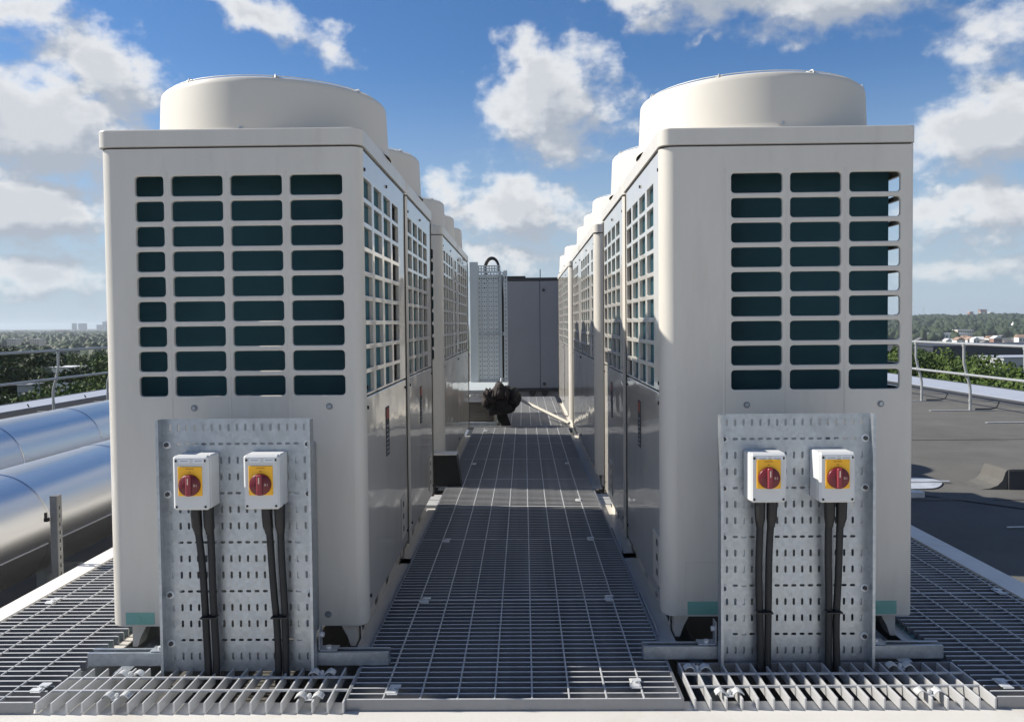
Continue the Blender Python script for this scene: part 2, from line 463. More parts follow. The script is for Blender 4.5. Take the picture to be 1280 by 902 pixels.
                s.add(vs, fs)
                cu = nu
            cur = nv
        return s

    def build(s, name, m, parent=None, origin=None, label=None, recalc=False):
        me = bpy.data.meshes.new(name)
        if parent is not None:
            root = parent
            while root.parent: root = root.parent
            o = root.location if origin is None else Vector(origin)
        else: o = Vector(origin) if origin is not None else Vector((0, 0, 0))
        me.from_pydata([(x - o[0], y - o[1], z - o[2]) for x, y, z in s.v], [], s.f)
        me.polygons.foreach_set('use_smooth', s.sm)
        me.materials.append(MATS[m])
        if recalc:
            import bmesh
            bm = bmesh.new(); bm.from_mesh(me); bmesh.ops.recalc_face_normals(bm, faces=bm.faces); bm.to_mesh(me); bm.free()
        me.update()
        ob = bpy.data.objects.new(name, me); COL.objects.link(ob)
        if parent is not None:
            ob.parent = parent
            if origin is not None: ob.location = Vector(origin) - root.location
        elif origin is not None: ob.location = origin
        if label: ob['label'] = label
        return ob


def thing(name, label, cat, loc=(0, 0, 0), group=None):
    o = bpy.data.objects.new(name, None); COL.objects.link(o)
    o.location = loc; o.empty_display_size = .1
    o['label'] = label; o['category'] = cat
    if group: o['group'] = group
    return o


def tag(o, label, cat, group=None):
    o['label'] = label; o['category'] = cat
    if group: o['group'] = group
    return o


def struct(o): o['kind'] = 'structure'; return o
def stuff(o): o['kind'] = 'stuff'; return o


def inst(name, src, parent, off):
    o = bpy.data.objects.new(name, src.data); COL.objects.link(o); o.parent = parent; o.location = off; return o


def dup_tree(o, parent=None):
    c = o.copy(); COL.objects.link(c)
    if parent: c.parent = parent
    for ch in list(o.children): dup_tree(ch, c)
    return c


# ------------------------------------------------------------------ terrain and roof
ROOF = -.5


def terrain_z(x, y):
    d = math.hypot(x, y); z = -18.
    bx = x / max(y, 1)
    if d > 700:
        k = min(1, (d - 700) / 1100); k = k * k * (3 - 2 * k)
        h = max(0, min(1, (bx - .2) / .25)) * k        # the hill on the right
        z += h * (19 + 4 * mnoise.noise((bx * 9, d * .0006, 0)) + 3 * mnoise.noise((bx * 30, d * .002, 3)))
    if d > 5200:
        k = min(1, (d - 5200) / 1500); k = k * k * (3 - 2 * k)
        z += k * (15 + 7 * mnoise.noise((bx * 6, 1.3, 0)) + 3 * mnoise.noise((bx * 25, 2, 3)))
    return z


vs, fs = [], []
ds = [0, 60, 150, 300, 450, 600, 700, 800, 900, 1000, 1150, 1300, 1450, 1600, 1800, 2100, 2500, 3000, 3600, 4300, 5200, 5600, 6000, 6400, 6700, 7200, 7800]
NA = 180
for d in ds:
    for k in range(NA):
        a = 2 * math.pi * k / NA; x, y = d * math.sin(a), d * math.cos(a); vs.append((x, y, terrain_z(x, y)))
for i in range(len(ds) - 1):
    for k in range(NA): fs.append((i * NA + k, i * NA + (k + 1) % NA, (i + 1) * NA + (k + 1) % NA, (i + 1) * NA + k))
b = MB(); b.add(vs, fs, True)
struct(b.build('ground', 'far_ground'))

b = MB(); b.add([(-9.5, -14, ROOF), (9.5, -14, ROOF), (9.5, 40, ROOF), (-9.5, 40, ROOF)], [(0, 1, 2, 3)])
struct(b.build('roof_deck', 'felt'))
tw = thing('roof_building', 'building carrying the flat felt roof, below the parapets', 'building', (0, 13, -18))
b = MB()
for (x0, x1, y0, y1) in ((-9.55, -9.5, -14, 40), (9.5, 9.55, -14, 40)): b.box(x0, x1, y0, y1, -18, -.42)
b.box(-9.5, 9.5, 40.0, 40.06, -18, -.42); b.box(-9.5, 9.5, -14.06, -14.0, -18, -.42)
b.build('wall', 'tower_grey', tw)
for sgn, lab in ((-1, 'low felt parapet with pale grey capping along the left roof edge'), (1, 'low felt parapet with pale grey capping along the right roof edge')):
    t = thing('parapet', lab, 'parapet', (sgn * 9, 13, ROOF))
    if sgn < 0:
        ups, cp = [(-9.50, ROOF), (-8.76, ROOF + .001), (-8.88, -.432), (-9.50, -.432)], [(-9.53, -.43), (-8.9, -.43), (-8.9, -.418), (-9.53, -.392)]
    else:
        ups, cp = [(9.50, ROOF), (9.50, -.442), (8.7, -.442), (8.44, ROOF + .001)], [(9.56, -.44), (9.56, -.375), (8.72, -.428), (8.72, -.44)]
    MB().prism(ups, 'Y', -14, 40).build('upstand', 'felt_dark', t, recalc=True)
    MB().prism(cp, 'Y', -14, 40).build('capping', 'cap_grey', t, recalc=True)
    x = sgn * 9.58
    MB().box(min(x, x + sgn * -.05), max(x, x + sgn * -.05), -14, 40, -.45, -.385 if sgn < 0 else -.368).build('edge_trim', 'enclosure_black', t)

# felt laps on the roof, mostly seen on the right
for k, y in enumerate((6.9, 10.4)):
    b = MB().box(1.95, 8.42, y, y + .09, ROOF + .001, ROOF + .0055)
    struct(b.build('roof_felt_lap', 'felt'))

# ------------------------------------------------------------------ condensing units
XL0, XL1, XR0, XR1 = -1.338, -.505, .442, 1.249
ZB, ZC, ZT, ZBELL = .045, 1.565, 1.62, 1.812
ROWS = [1.475 - .0788 * k for k in range(9)]


def rows_for(cols, r=.011): return [(z - .063, z, cols, r) for z in ROWS]


def condenser(side, y0, y1, cols, bells, br, label, near=None, far_cover=True, coil_cols=3, seams=(), see=False, capjoin=None, hatch=None):
    """side -1: left row (service face looks +X), side 1: right row (service face looks -X)"""
    x0, x1 = (XL0, XL1) if side < 0 else (XR0, XR1)
    fx = XL1 if side < 0 else XR0          # service face
    bx = XL0 if side < 0 else XR1          # outer face
    sg = -side                              # outward normal of service face
    t = thing('condenser_unit', label, 'air conditioner', ((x0 + x1) / 2, (y0 + y1) / 2, ZB), 'cream condensing units in two rows')
    R = .036
    # --- end panels with rounded corners on the service side
    for yy, ny, cc in ((y0, -1, near), (y1, 1, None)):
        b = MB()
        a0, a1 = (x0 + .05, x1 - (R if side < 0 else .014))
        P = lambda u, v, d: (u, yy - ny * d, v)
        if cc: b.panel(P, a0, a1, ZB, ZC - .005, rows_for(cc), .012, .003)
        else: b.panel(P, a0, a1, ZB, ZC - .005, [(.8, .9, [], 0)], .012)
        # rounded corners as curved strips
        for cx, rr, s2 in ((x0 + .05, .05, -1), (x1 - (R if side < 0 else .014), R if side < 0 else .014, 1)):
            n = 8; vs = []
            for k in range(n + 1):
                an = math.pi / 2 * k / n
                px, py = cx + s2 * rr * math.sin(an), yy - ny * (rr - rr * math.cos(an))
                vs += [(px, py, ZB + .012 * (k / n) ** 3), (px, py, ZC - .005)]
            b.add(vs, [(2 * k, 2 * k + 2, 2 * k + 3, 2 * k + 1) for k in range(n)], True)
        # bottom return
        b.add([(a0, yy, ZB), (a1, yy, ZB), (a1, yy - ny * .04, ZB), (a0, yy - ny * .04, ZB)], [(0, 1, 2, 3)])
        ob = b.build('end_panel', 'cream_paint', t)
        if cc:
            # pressed ribs between the louvre columns
            rb = MB()
            xs = [(cc[i][1] + cc[i + 1][0]) / 2 for i in range(len(cc) - 1)]
            if side > 0: xs = [cc[0][0] - .023] + xs
            for x in xs: rb.prism([(x - .0045, yy - .0002), (x, yy - .0022), (x + .0045, yy - .0002)], 'Z', .70, 1.487)
            rb.build('pressed_rib', 'cream_paint', ob, recalc=True)
    # --- outer face
    b = MB()
    P = lambda u, v, d: (bx + sg * d, u, v)
    oc = [(y0 + .055, y0 + .21)] + [(y0 + .26 + .195 * k, y0 + .26 + .195 * k + .157) for k in range(int((y1 - y0 - .35) / .195))]
    b.panel(P, y0 + .014 if side > 0 else y0 + .05, y1 - .014, ZB, ZC, rows_for(oc), .012)
    b.build('outer_panel', 'cream_paint', t)
    # --- service face: grille above, service panel below
    e = .004
    pieces = [y0 + R] + list(seams) + [y1 - R]
    for i in range(len(pieces) - 1):
        a, c = pieces[i] + (.004 if i else 0), pieces[i + 1] - .004
        cs = [q for q in cols if q[0] >= a and q[1] <= c]
        P = lambda u, v, d: (fx - sg * (e + d), u, v)
        b = MB().panel(P, a, c, .775, ZC - .007, rows_for(cs, .006) if cs else [(1, 1.1, [], 0)], .014, .002)
        up_ = b.build('grille_panel', 'cream_gloss', t)
        b = MB()
        b.box(min(fx - sg * .02, fx - sg * e), max(fx - sg * .02, fx - sg * e), a, c, ZB + .03, .768, .002)
        sp = b.build('service_panel', 'cream_gloss', t)
        sc_ = MB()
        for (yy, zz) in ((a + .03, .735), (c - .03, .735), (a + .03, .12), (c - .03, .12), (a + .03, 1.50), ((a + c) / 2, 1.515), (a + .03, .80)):
            sc_.tube([(fx - sg * .006, yy, zz), (fx + sg * .001, yy, zz)], .006, 8)
        sc_.build('screw', 'black_cap', t)
        if hatch:
            hy = hatch(a, c)
            h = MB()
            h.box(min(fx - sg * .003, fx + sg * .0005), max(fx - sg * .003, fx + sg * .0005), hy, hy + .13, .12, .29, .001)
            hh = h.build('access_hatch', 'cream_paint', sp)
            h = MB()
            for zz in (.15, .20, .25): h.box(min(fx, fx + sg * .001), max(fx, fx + sg * .001), hy + .03, hy + .06, zz, zz + .022)
            h.build('knockout', 'inner_steel', hh)
    # corner seams are the gap between the end panel and these faces
    b = MB(); b.box(min(fx - sg * .03, fx - sg * .022), max(fx - sg * .03, fx - sg * .022), y0 + .03, y1 - .03, ZB, ZB + .02); b.build('bottom_return', 'cream_paint', t)
    # --- coil (a folded sheet behind the openings) and the dark works inside
    b = MB(); xi0, xi1 = x0 + .035, x1 - (.037 if see else .035)
    FP, FD, FT = .0025, .016, .0004     # fin pitch, depth, thickness
    def fins_x(xa, xb, yy):             # fins of a coil lying along X
        for k in range(int((xb - xa) / FP)): b.box(xa + k * FP, xa + k * FP + FT, yy, yy + FD, .70, 1.52)
    def fins_y(ya, yb_, xa, s2):
        for k in range(int((yb_ - ya) / FP)): b.box(min(xa, xa - s2 * FD), max(xa, xa - s2 * FD), ya + k * FP, ya + k * FP + FT, .70, 1.52)
    if near: fins_x(xi0 + (.0 if side < 0 else .03), xi1, y0 + .10)
    ce = cols[min(coil_cols, len(cols)) - 1][1] + .012
    xs_ = fx - sg * .0195
    fins_y(y0 + .128, ce, xs_, sg)
    ys = y0 + .33 if see else y0 + .128
    fins_y(ys, y1 - .05, bx + sg * .035, -sg)
    stuff(b.build('heat_exchanger', 'coil', t))
    b = MB()
    if near: b.box(xi0 + .03, xi1, y0 + .1245, y0 + .127, .68, 1.54)
    q = xs_ - sg * (FD + .001); b.box(min(q, q - sg * .003), max(q, q - sg * .003), y0 + .13, ce + .002, .68, 1.54)
    q = bx + sg * (.035 + FD + .001); b.box(min(q, q + sg * .003), max(q, q + sg * .003), ys, y1 - .05, .68, 1.54)
    b.build('coil_void', 'void_black', t)  # black sheets stand in for the shade deep behind the fins
    b = MB(); b.box(x0 + .08, x1 - .09, y0 + .33, y0 + .36, .66, 1.55); b.box(x0 + .07, x1 - .07, y1 - .045, y1 - .03, .6, 1.56)
    b.box(x0 + .03, x1 - .03, y0 + .025, y1 - .025, .62, .66)
    b.box(x0 + .2, x1 - .2, y0 + .45, y1 - .1, .66, 1.5)
    b.build('inner_frame', 'void_black', t)
    if coil_cols < len(cols):
        yl = cols[coil_cols][0]
        b = MB(); b.box(min(fx - sg * .034, fx - sg * .03), max(fx - sg * .034, fx - sg * .03), yl + .08, yl + .13, ROWS[1] - .055, ROWS[1] - .008)
        lb = b.build('wiring_label', 'label_white', t)
        b = MB()
        for k in range(6): b.box(fx - sg * .0294 - .0003, fx - sg * .0294 + .0003, yl + .088 + k * .007, yl + .092 + k * .007, ROWS[1] - .048, ROWS[1] - .016)
        b.build('print', 'print_grey', lb)
    # --- cap
    o_ = .0035
    n = 8

    def outline(g, z):
        pts = []
        X0_, X1_, Y0_, Y1_ = x0 - g, x1 + g, y0 - g, y1 + g
        rs = (R, R if side < 0 else .02)
        for (cx, cy, a, rr) in ((X1_ - rs[1], Y0_ + rs[1], -90, rs[1]), (X1_ - rs[1], Y1_ - rs[1], 0, rs[1]), (X0_ + rs[0], Y1_ - rs[0], 90, rs[0]), (X0_ + rs[0], Y0_ + rs[0], 180, rs[0])):
            for k in range(n + 1):
                an = rad(a + 90 * k / n); pts.append((cx + rr * math.cos(an), cy + rr * math.sin(an), z))
        return pts
    lv = [outline(-.004, ZC + .0005), outline(o_, ZC + .002), outline(o_, ZT - .004), outline(o_ - .001, ZT - .0012), outline(o_ - .004, ZT)]
    m_ = len(lv[0]); b = MB()
    for g in range(len(lv) - 1):
        b.add(lv[g] + lv[g + 1], [(k, (k + 1) % m_, m_ + (k + 1) % m_, m_ + k) for k in range(m_)], True)
    b.add(lv[-1], [tuple(range(m_))])
    b.add(outline(-.004, ZC - .001), [tuple(range(m_))[::-1]])
    cap = b.build('top_cap', 'cream_paint', t)
    g_ = [outline(-.005, ZC - .012), outline(-.005, ZC + .004)]
    MB().add(g_[0] + g_[1], [(k, (k + 1) % m_, m_ + (k + 1) % m_, m_ + k) for k in range(m_)], True).build('gasket', 'inner_steel', cap)
    if capjoin:
        b = MB()
        for yy in capjoin: b.box(min(fx + sg * .0045, fx + sg * .0065), max(fx + sg * .0045, fx + sg * .0065), yy - .03, yy + .03, ZC + .004, ZT - .004, .0008)
        b.build('joint_cover', 'cream_paint', cap)
    # --- fan cowls with wire guards
    cxm = -.910 if side < 0 else (x0 + x1) / 2
    for yc in bells:
        b = MB()
        b.lathe([(br + .012, ZT), (br + .004, ZT + .012), (br + .002, ZT + .03), (br - .004, ZBELL - .02), (br - .006, ZBELL - .006), (br - .010, ZBELL - .001), (br - .016, ZBELL), (br - .022, ZBELL - .004), (br - .025, ZBELL - .02), (br - .02, ZT + .002)], cxm, yc, 72)
        cw = b.build('fan_cowl', 'cream_cowl', t)
        b = MB()
        for rr in (.98, .80, .62, .44, .26): b.ring(cxm, yc, ZBELL + .007 + (1 - rr) * .02, (br - .016) * rr, .0020, 48, 5)
        for k in range(8):
            an = 2 * math.pi * (k + .35) / 8; ca, sa = math.cos(an), math.sin(an)
            b.tube([(cxm + (br - .008) * ca, yc + (br - .008) * sa, ZBELL - .002), (cxm + (br - .012) * ca, yc + (br - .012) * sa, ZBELL + .009), (cxm + .09 * ca, yc + .09 * sa, ZBELL + .022)], .0020, 5)
        b.build('wire_guard', 'galv_bright', cw)
        for k in range(6):
            an = 2 * math.pi * (k + .5) / 6; ca, sa = math.cos(an), math.sin(an)
            MB().tube([(cxm + (br + .001) * ca, yc + (br + .001) * sa, ZT + .022), (cxm + (br + .007) * ca, yc + (br + .007) * sa, ZT + .022)], .006, 6).build('cowl_bolt', 'galv', cw)
        b = MB()
        for k in range(8):
            an = 2 * math.pi * (k + .35) / 8; ca, sa = math.cos(an), math.sin(an)
            b.tube([(cxm + (br - .016) * ca - sa * .012, yc + (br - .016) * sa + ca * .012, ZBELL + .004), (cxm + (br - .016) * ca + sa * .012, yc + (br - .016) * sa - ca * .012, ZBELL + .003)], .0034, 6)
        b.build('guard_clip', 'galv_bright', cw)
        b = MB(); b.lathe([(.001, ZT + .10), (.07, ZT + .10), (.075, ZT + .09), (.075, ZT + .001)], cxm, yc, 20)
        fn = b.build('fan_motor', 'black_cap', cw)
        b = MB()
        for k in range(4):
            vs = []
            for i in range(6):
                rr = .07 + (br - .11) * i / 5
                for s2 in (-1, 1):
                    an = math.pi / 2 * k + s2 * (.42 - .03 * i) + .12 * i
                    vs.append((cxm + rr * math.cos(an), yc + rr * math.sin(an), ZT + .065 + s2 * .035))
            b.add(vs, [(2 * i, 2 * i + 1, 2 * i + 3, 2 * i + 2) for i in range(5)], True)
        b.build('fan_blade', 'grey_plastic', fn)
    # --- feet and base rails
    for xx, dr in ((x0 + (.066 if side < 0 else .045), 1), (x1 - .045 - .043, -1)):
        for yy in (y0 + .02, y1 - .08):
            if dr > 0: pl = [(xx, ZB), (xx, -.028), (xx + .016, -.028), (xx + .027, .005), (xx + .043, .034), (xx + .043, ZB)]
            else: pl = [(xx + .043, ZB), (xx + .043, -.028), (xx + .027, -.028), (xx + .016, .005), (xx, .034), (xx, ZB)]
            MB().prism(pl, 'Y', yy, yy + .06).build('foot', 'cream_paint', t, recalc=True)
    for k in (0, 1):
        e_ = (x0, x1)[k]; s2 = (-1, 1)[k]
        b = MB()
        P = lambda u, v, d: (e_ - s2 * (.040 + d), u, v)
        hs = [(y0 + .1 + .24 * q, y0 + .1 + .24 * q + .075) for q in range(int((y1 - y0 - .15) / .24))]
        b.panel(P, y0 + .08, y1 - .08, -.028, ZB, [(-.014, .034, hs, .022)], .004)
        b.box(min(e_ - s2 * .04, e_ - s2 * -.014), max(e_ - s2 * .04, e_ - s2 * -.014), y0 - .06, y1 + .02, -.032, -.028)
        for q in range(int((y1 - y0) / .5)):
            ya = y0 + .02 + q * .5
            b.tube([(e_ + s2 * .012, ya, -.025), (e_ + s2 * .012, ya + .03, -.014), (e_ + s2 * .012, ya + .40, -.014), (e_ + s2 * .012, ya + .43, -.025)], .0045, 6)
        rl = b.build('base_rail', 'cream_paint', t)
        if (k == 0) == (side < 0):
            MB().box(min(e_, e_ + s2 * .0135), max(e_, e_ + s2 * .0135), y0 - .055, y0 + .25, -.028, -.0265).build('protective_film', 'teal_film', rl)
    return t


def cols4(start): return [(start + .195 * k, start + .195 * k + .157) for k in range(4)]


YL, YR = 2.607, 2.676
Lend = [(-1.22, -1.13), (-1.106, -.943), (-.919, -.756), (-.731, -.566)]
Rend = [(.667, .830), (.855, 1.017), (1.043, 1.205)]
uL1 = condenser(-1, YL, YL + .99, cols4(YL + .043), [YL + .495], .405, 'nearest condensing unit of the left row, behind the left isolator panel', Lend, hatch=lambda a, c: c - .2)
uL2 = condenser(-1, YL + .996, YL + 1.986, cols4(YL + 1.039), [YL + 1.49], .405, 'second condensing unit of the left row, right behind the nearest, before the black baffle', hatch=lambda a, c: c - .2)
uL3 = condenser(-1, 5.2, 7.6, [(5.30 + .18 * k, 5.44 + .18 * k) for k in range(4)] + [(6.15, 6.29)] + [(6.52 + .235 * k, 6.70 + .235 * k) for k in range(4)], [5.58, 6.365, 7.15], .385,
                'long three-fan condensing unit at the far end of the left row', Lend, coil_cols=4, seams=(6.4,), capjoin=(6.4,))
uR1 = condenser(1, YR, YR + .99, cols4(YR + .18), [YR + .455], .405, 'nearest condensing unit of the right row, behind the right isolator panel', Rend, see=True, hatch=lambda a, c: a + .02)
uR2 = condenser(1, YR + .996, YR + 1.986, cols4(YR + 1.18), [YR + 1.45], .405, 'second condensing unit of the right row, directly behind the nearest right one', hatch=lambda a, c: a + .5)
uR3 = condenser(1, 5.2, 7.6, [(5.35, 5.47)] + [(5.65 + .205 * k, 5.81 + .205 * k) for k in range(4)] + [(6.78 + .18 * k, 6.92 + .18 * k) for k in range(4)], [5.55, 6.34, 7.13], .385,
                'long three-fan condensing unit in the middle of the right row', Rend, coil_cols=5, seams=(6.55,), capjoin=(6.55,))
uR4 = condenser(1, 8.2, 10.7, [(8.45 + .235 * k, 8.63 + .235 * k) for k in range(4)] + [(9.6 + .235 * k, 9.78 + .235 * k) for k in range(4)], [8.9, 10.1], .405,
                'farthest condensing unit of the right row, end of the pale diagonal bar at its base', Rend, coil_cols=4, seams=(9.45,), capjoin=(9.45,))

# screws, films, scratches and covers on the two near end faces
def end_fittings(t, y, screws, films, hatchbox=None):
    for (x, z) in screws:
        b = MB(); b.tube([(x, y + .002, z), (x, y - .0015, z)], .0105, 16); b.build('screw', 'enclosure_grey', t)
        b = MB(); b.tube([(x, y - .0015, z), (x, y - .005, z)], .0065, 6); b.build('screw_head', 'galv', t)
    for (x0, x1, z0, z1) in films:
        f = MB().box(x0, x1, y - .0015, y - .0003, z0, z1).build('protective_film', 'teal_film', t)
        MB().tube([((x0 + x1) / 2 - .005, y - .001, (z0 + z1) / 2), ((x0 + x1) / 2 - .005, y - .0028, (z0 + z1) / 2)], .009, 10).build('covered_screw', 'teal_film', f)
    if hatchbox:
        x0, x1, z0, z1 = hatchbox
        b = MB(); w = .0016
        for q in ((x0, x0 + w, z0, z1), (x0, x1, z1 - w, z1)): b.box(q[0], q[1], y - .0012, y + .001, q[2], q[3])
        b.build('knockout_outline', 'inner_steel' if False else 'cream_gloss', t)


end_fittings(uL1, YL, [(-1.047, .744), (-.617, .746), (-.632, .082)], [(-1.282, -1.19, .051, .090)])
end_fittings(uR1, YR, [(.716, .733), (1.145, .733)], [(.524, .63, .051, .094), (1.1, 1.199, .051, .094)], (.517, .66, .097, .222))
# dark strips with a red top and grey lines on the service side of the near units
for (t, fx, sg, ya) in ((uL1, XL1, 1, 3.02), (uL2, XL1, 1, 4.02), (uR1, XR0, -1, 3.18), (uR2, XR0, -1, 4.2)):
    b = MB(); b.box(min(fx - sg * .002, fx - sg * .0034), max(fx - sg * .002, fx - sg * .0034), ya, ya + .07, .52, .70)
    w = b.build('dark_strip', 'inner_steel', t)
    b = MB(); b.box(min(fx - sg * .0016, fx - sg * .002), max(fx - sg * .0016, fx - sg * .002), ya + .005, ya + .065, .655, .695); b.build('print', 'strip_red', w)
    b = MB()
    for k in range(7): b.box(min(fx - sg * .0016, fx - sg * .002), max(fx - sg * .0016, fx - sg * .002), ya + .008, ya + .06 - .01 * (k % 3), .53 + .016 * k, .537 + .016 * k)
    b.build('print', 'print_grey', w)

# ------------------------------------------------------------------ isolator panels
PITCH_H = .02455


def slot_panel(x0, x1, yb, zt, label, colour_side):
    t = thing('perforated_plate', label, 'mounting panel', ((x0 + x1) / 2, yb, 0), 'perforated cable tray panels in front of the units')
    zb = -.012; rows = []
    seq = 'VHVVHVVHVVHVVHV'
    for i, c in enumerate(seq):
        z = zt - .0255 - .0482 * i
        n = 17 if c == 'V' else 15
        xs = [(x0 + x1) / 2 + (k - (n - 1) / 2) * PITCH_H for k in range(n)]
        if c == 'V': rows.append((z - .0105, z + .0105, [(x - .0035, x + .0035) for x in xs], .0034))
        else: rows.append((z - .0036, z + .0036, [(x - .0078, x + .0078) for x in xs], .0035))
    P = lambda u, v, d: (u, yb + d, v)
    MB().panel(P, x0, x1, zb, zt, rows, .0025).build('slotted_plate', 'galv', t)
    for x, s2 in ((x0, 1), (x1, -1)):
        b = MB()
        b.box(min(x, x + s2 * .002), max(x, x + s2 * .002), yb - .036, yb, zb, zt)
        b.box(min(x, x + s2 * .008), max(x, x + s2 * .008), yb - .0385, yb - .0362, zb, zt)
        b.build('side_flange', 'galv', t)
    for xa, xb in (((-1.040, -1.015), (-.686, -.661)) if x0 < 0 else ((.632, .657), (.972, .997))):
        MB().box(xa, xb, yb + .0035, (YL if x0 < 0 else YR) - .004, .0395, zt - .10).build('slot_light_blocker', 'galv', t)  # added uprights hidden by the plate, blocking side light to darken its slots
    for z in (.658, .513, .368, .216, .072):
        for x in (x0 + .017, x1 - .017):
            if z in (.368, .072):
                if random.random() < .5: continue
            b = MB(); b.tube([(x, yb, z), (x, yb - .003, z)], .0115, 16); w = b.build('washer', 'label_white', t)
            b = MB(); b.tube([(x, yb - .003, z), (x, yb - .010, z)], .0065, 6); b.build('bolt_head', 'inner_steel', w)
    return t


pl = slot_panel(-1.062, -.616, 2.397, .733, 'galvanised perforated panel standing before the left row, edges hiding its unit foot', 0)
pl['label'] = 'galvanised perforated panel standing before the nearest left unit'
pr = slot_panel(.566, 1.012, 2.432, .731, 'galvanised perforated panel standing before the nearest right unit', 0)


def isolator(xc, yf, z0, z1, yb, label, grip):
    w = .100
    x0, x1 = xc - w / 2, xc + w / 2
    t = thing('isolator_switch', label, 'isolator switch', (xc, yb, z0), 'rotary isolators on the perforated panels')
    MB().box(x0, x1, yf + .022, yb - .001, z0, z1, .003).build('back_box', 'grey_plastic', t)
    MB().box(x0 - .001, x1 + .001, yf, yf + .0215, z0 - .001, z1 + .001, .006).build('cover', 'grey_plastic', t)
    for dx in (.009, w - .009):
        for z in (z0 + .009, z1 - .013):
            MB().tube([(x0 + dx, yf + .002, z), (x0 + dx, yf - .0008, z)], .0036, 10).build('cover_screw', 'black_cap', t)
    zc = z0 + .071
    pc = xc - .001
    pt = MB().box(pc - .034, pc + .034, yf - .003, yf + .001, zc - .031, zc + .052, .0012).build('yellow_plate', 'yellow', t)
    # faint print on the yellow plate and on the two paper labels
    b = MB()
    for k in range(9): b.box(pc - .012 + k * .0027, pc - .0105 + k * .0027, yf - .0034, yf - .003, zc + .0445, zc + .0475)
    for k in range(3): b.box(pc - .003 + k * .0025, pc - .0018 + k * .0025, yf - .0034, yf - .003, zc + .036, zc + .039)
    b.build('plate_print', 'print_brown', pt)
    for lx, wd in ((x0 + .017, .031), (x0 + .058, .031)):
        lb = MB().box(lx, lx + wd, yf - .0012, yf + .0005, z1 - .019, z1 - .008).build('paper_label', 'label_white', t)
        b = MB()
        for k in range(8): b.box(lx + .005 + k * .0027, lx + .0068 + k * .0027, yf - .0016, yf - .0012, z1 - .0145, z1 - .0122)
        b.build('label_print', 'print_grey', lb)
    kb = MB()
    prof = [(.0305, 0), (.0305, .007), (.029, .0095), (.001, .0095)]
    n = 32; vs, fs = [], []
    for (r, d) in prof:
        for k in range(n):
            a = 2 * math.pi * k / n; vs.append((pc + r * math.cos(a), yf - .003 - d, zc + r * math.sin(a)))
    for i in range(len(prof) - 1):
        for k in range(n): fs.append((i * n + k, (i + 1) * n + k, (i + 1) * n + (k + 1) % n, i * n + (k + 1) % n))
    kb.add(vs, fs, True)
    kn = kb.build('rotary_knob', 'knob_red', t)
    g = MB().box(pc - .0075, pc + .0075, yf - .020, yf - .0115, zc - .029, zc + .029, .003)
    gp = g.build('knob_grip', grip, kn)
    MB().box(pc - .0015, pc + .0015, yf - .0206, yf - .0195, zc + .004, zc + .022).build('grip_line', 'pale_mark', gp)
    for tx, xx in (('I', -.020), ('0', .0155), ('I', .0215)):
        cu = bpy.data.curves.new('mark', 'FONT'); cu.body = tx; cu.size = .010; cu.extrude = .0002; cu.align_x = 'CENTER'; cu.align_y = 'CENTER'
        tmp = bpy.data.objects.new('mark', cu); COL.objects.link(tmp)
        dg = bpy.context.evaluated_depsgraph_get(); me = bpy.data.meshes.new_from_object(tmp.evaluated_get(dg))
        bpy.data.objects.remove(tmp)
        me.materials.clear(); me.materials.append(MATS['pale_mark'])
        if tx == 'I' and xx < 0: continue
        ob = bpy.data.objects.new('mark', me); COL.objects.link(ob); ob.parent = kn
        ob.location = Vector((pc + xx, yf - .0127, zc)) - t.location; ob.rotation_euler = (rad(90), 0, 0)
    return t


ISO = [(-.943, 2.31, .485, .637, 2.397, 'isolator on the left panel, outer one, nearest the pipes'),
       (-.743, 2.31, .486, .638, 2.397, 'isolator on the left panel, inner one, nearer the walkway'),
       (.690, 2.345, .488, .627, 2.432, 'isolator on the right panel, inner one, nearer the walkway'),
       (.884, 2.345, .487, .628, 2.432, 'isolator on the right panel, outer one, with its side catching sun')]
for (x, yf, z0, z1, yb, lab) in ISO: isolator(x, yf, z0, z1, yb, lab, 'grip_red')

# cables: a heat-shrink boot, then the cable itself down behind the front grating
def cable(x, yb, z0, xe, xm, label):
    t = thing('power_cable', label, 'cable', (x, yb - .045, z0), 'black cables below the isolators')
    y = yb - .045
    b = MB(); b.tube([(x, y, z0 + .004), (x, y, z0 - .02), (x + (xm - x) * .12, y, z0 - .055), (x + (xm - x) * .22, y + .004, z0 - .072), (x + (xm - x) * .25, y + .004, z0 - .08)], .015, 12, rads=[.0155, .0155, .0150, .0118, .0112])
    b.build('heat_shrink_boot', 'black_rubber', t)
    pts = []
    for k in range(13):
        f = k / 12; z = z0 - .06 - f * (z0 - .06 + .10)
        xx = x + (xm - x) * min(1, f * 1.6 + .16) if f < .55 else xm + (xe - xm) * (f - .55) / .45
        pts.append((xx + .0015 * math.sin(f * 9 + x * 40), y + .004 + .012 * math.sin(min(1, f) * math.pi), z))
    MB().tube(pts, .0105, 10).build('cable_sheath', 'black_cable', t)


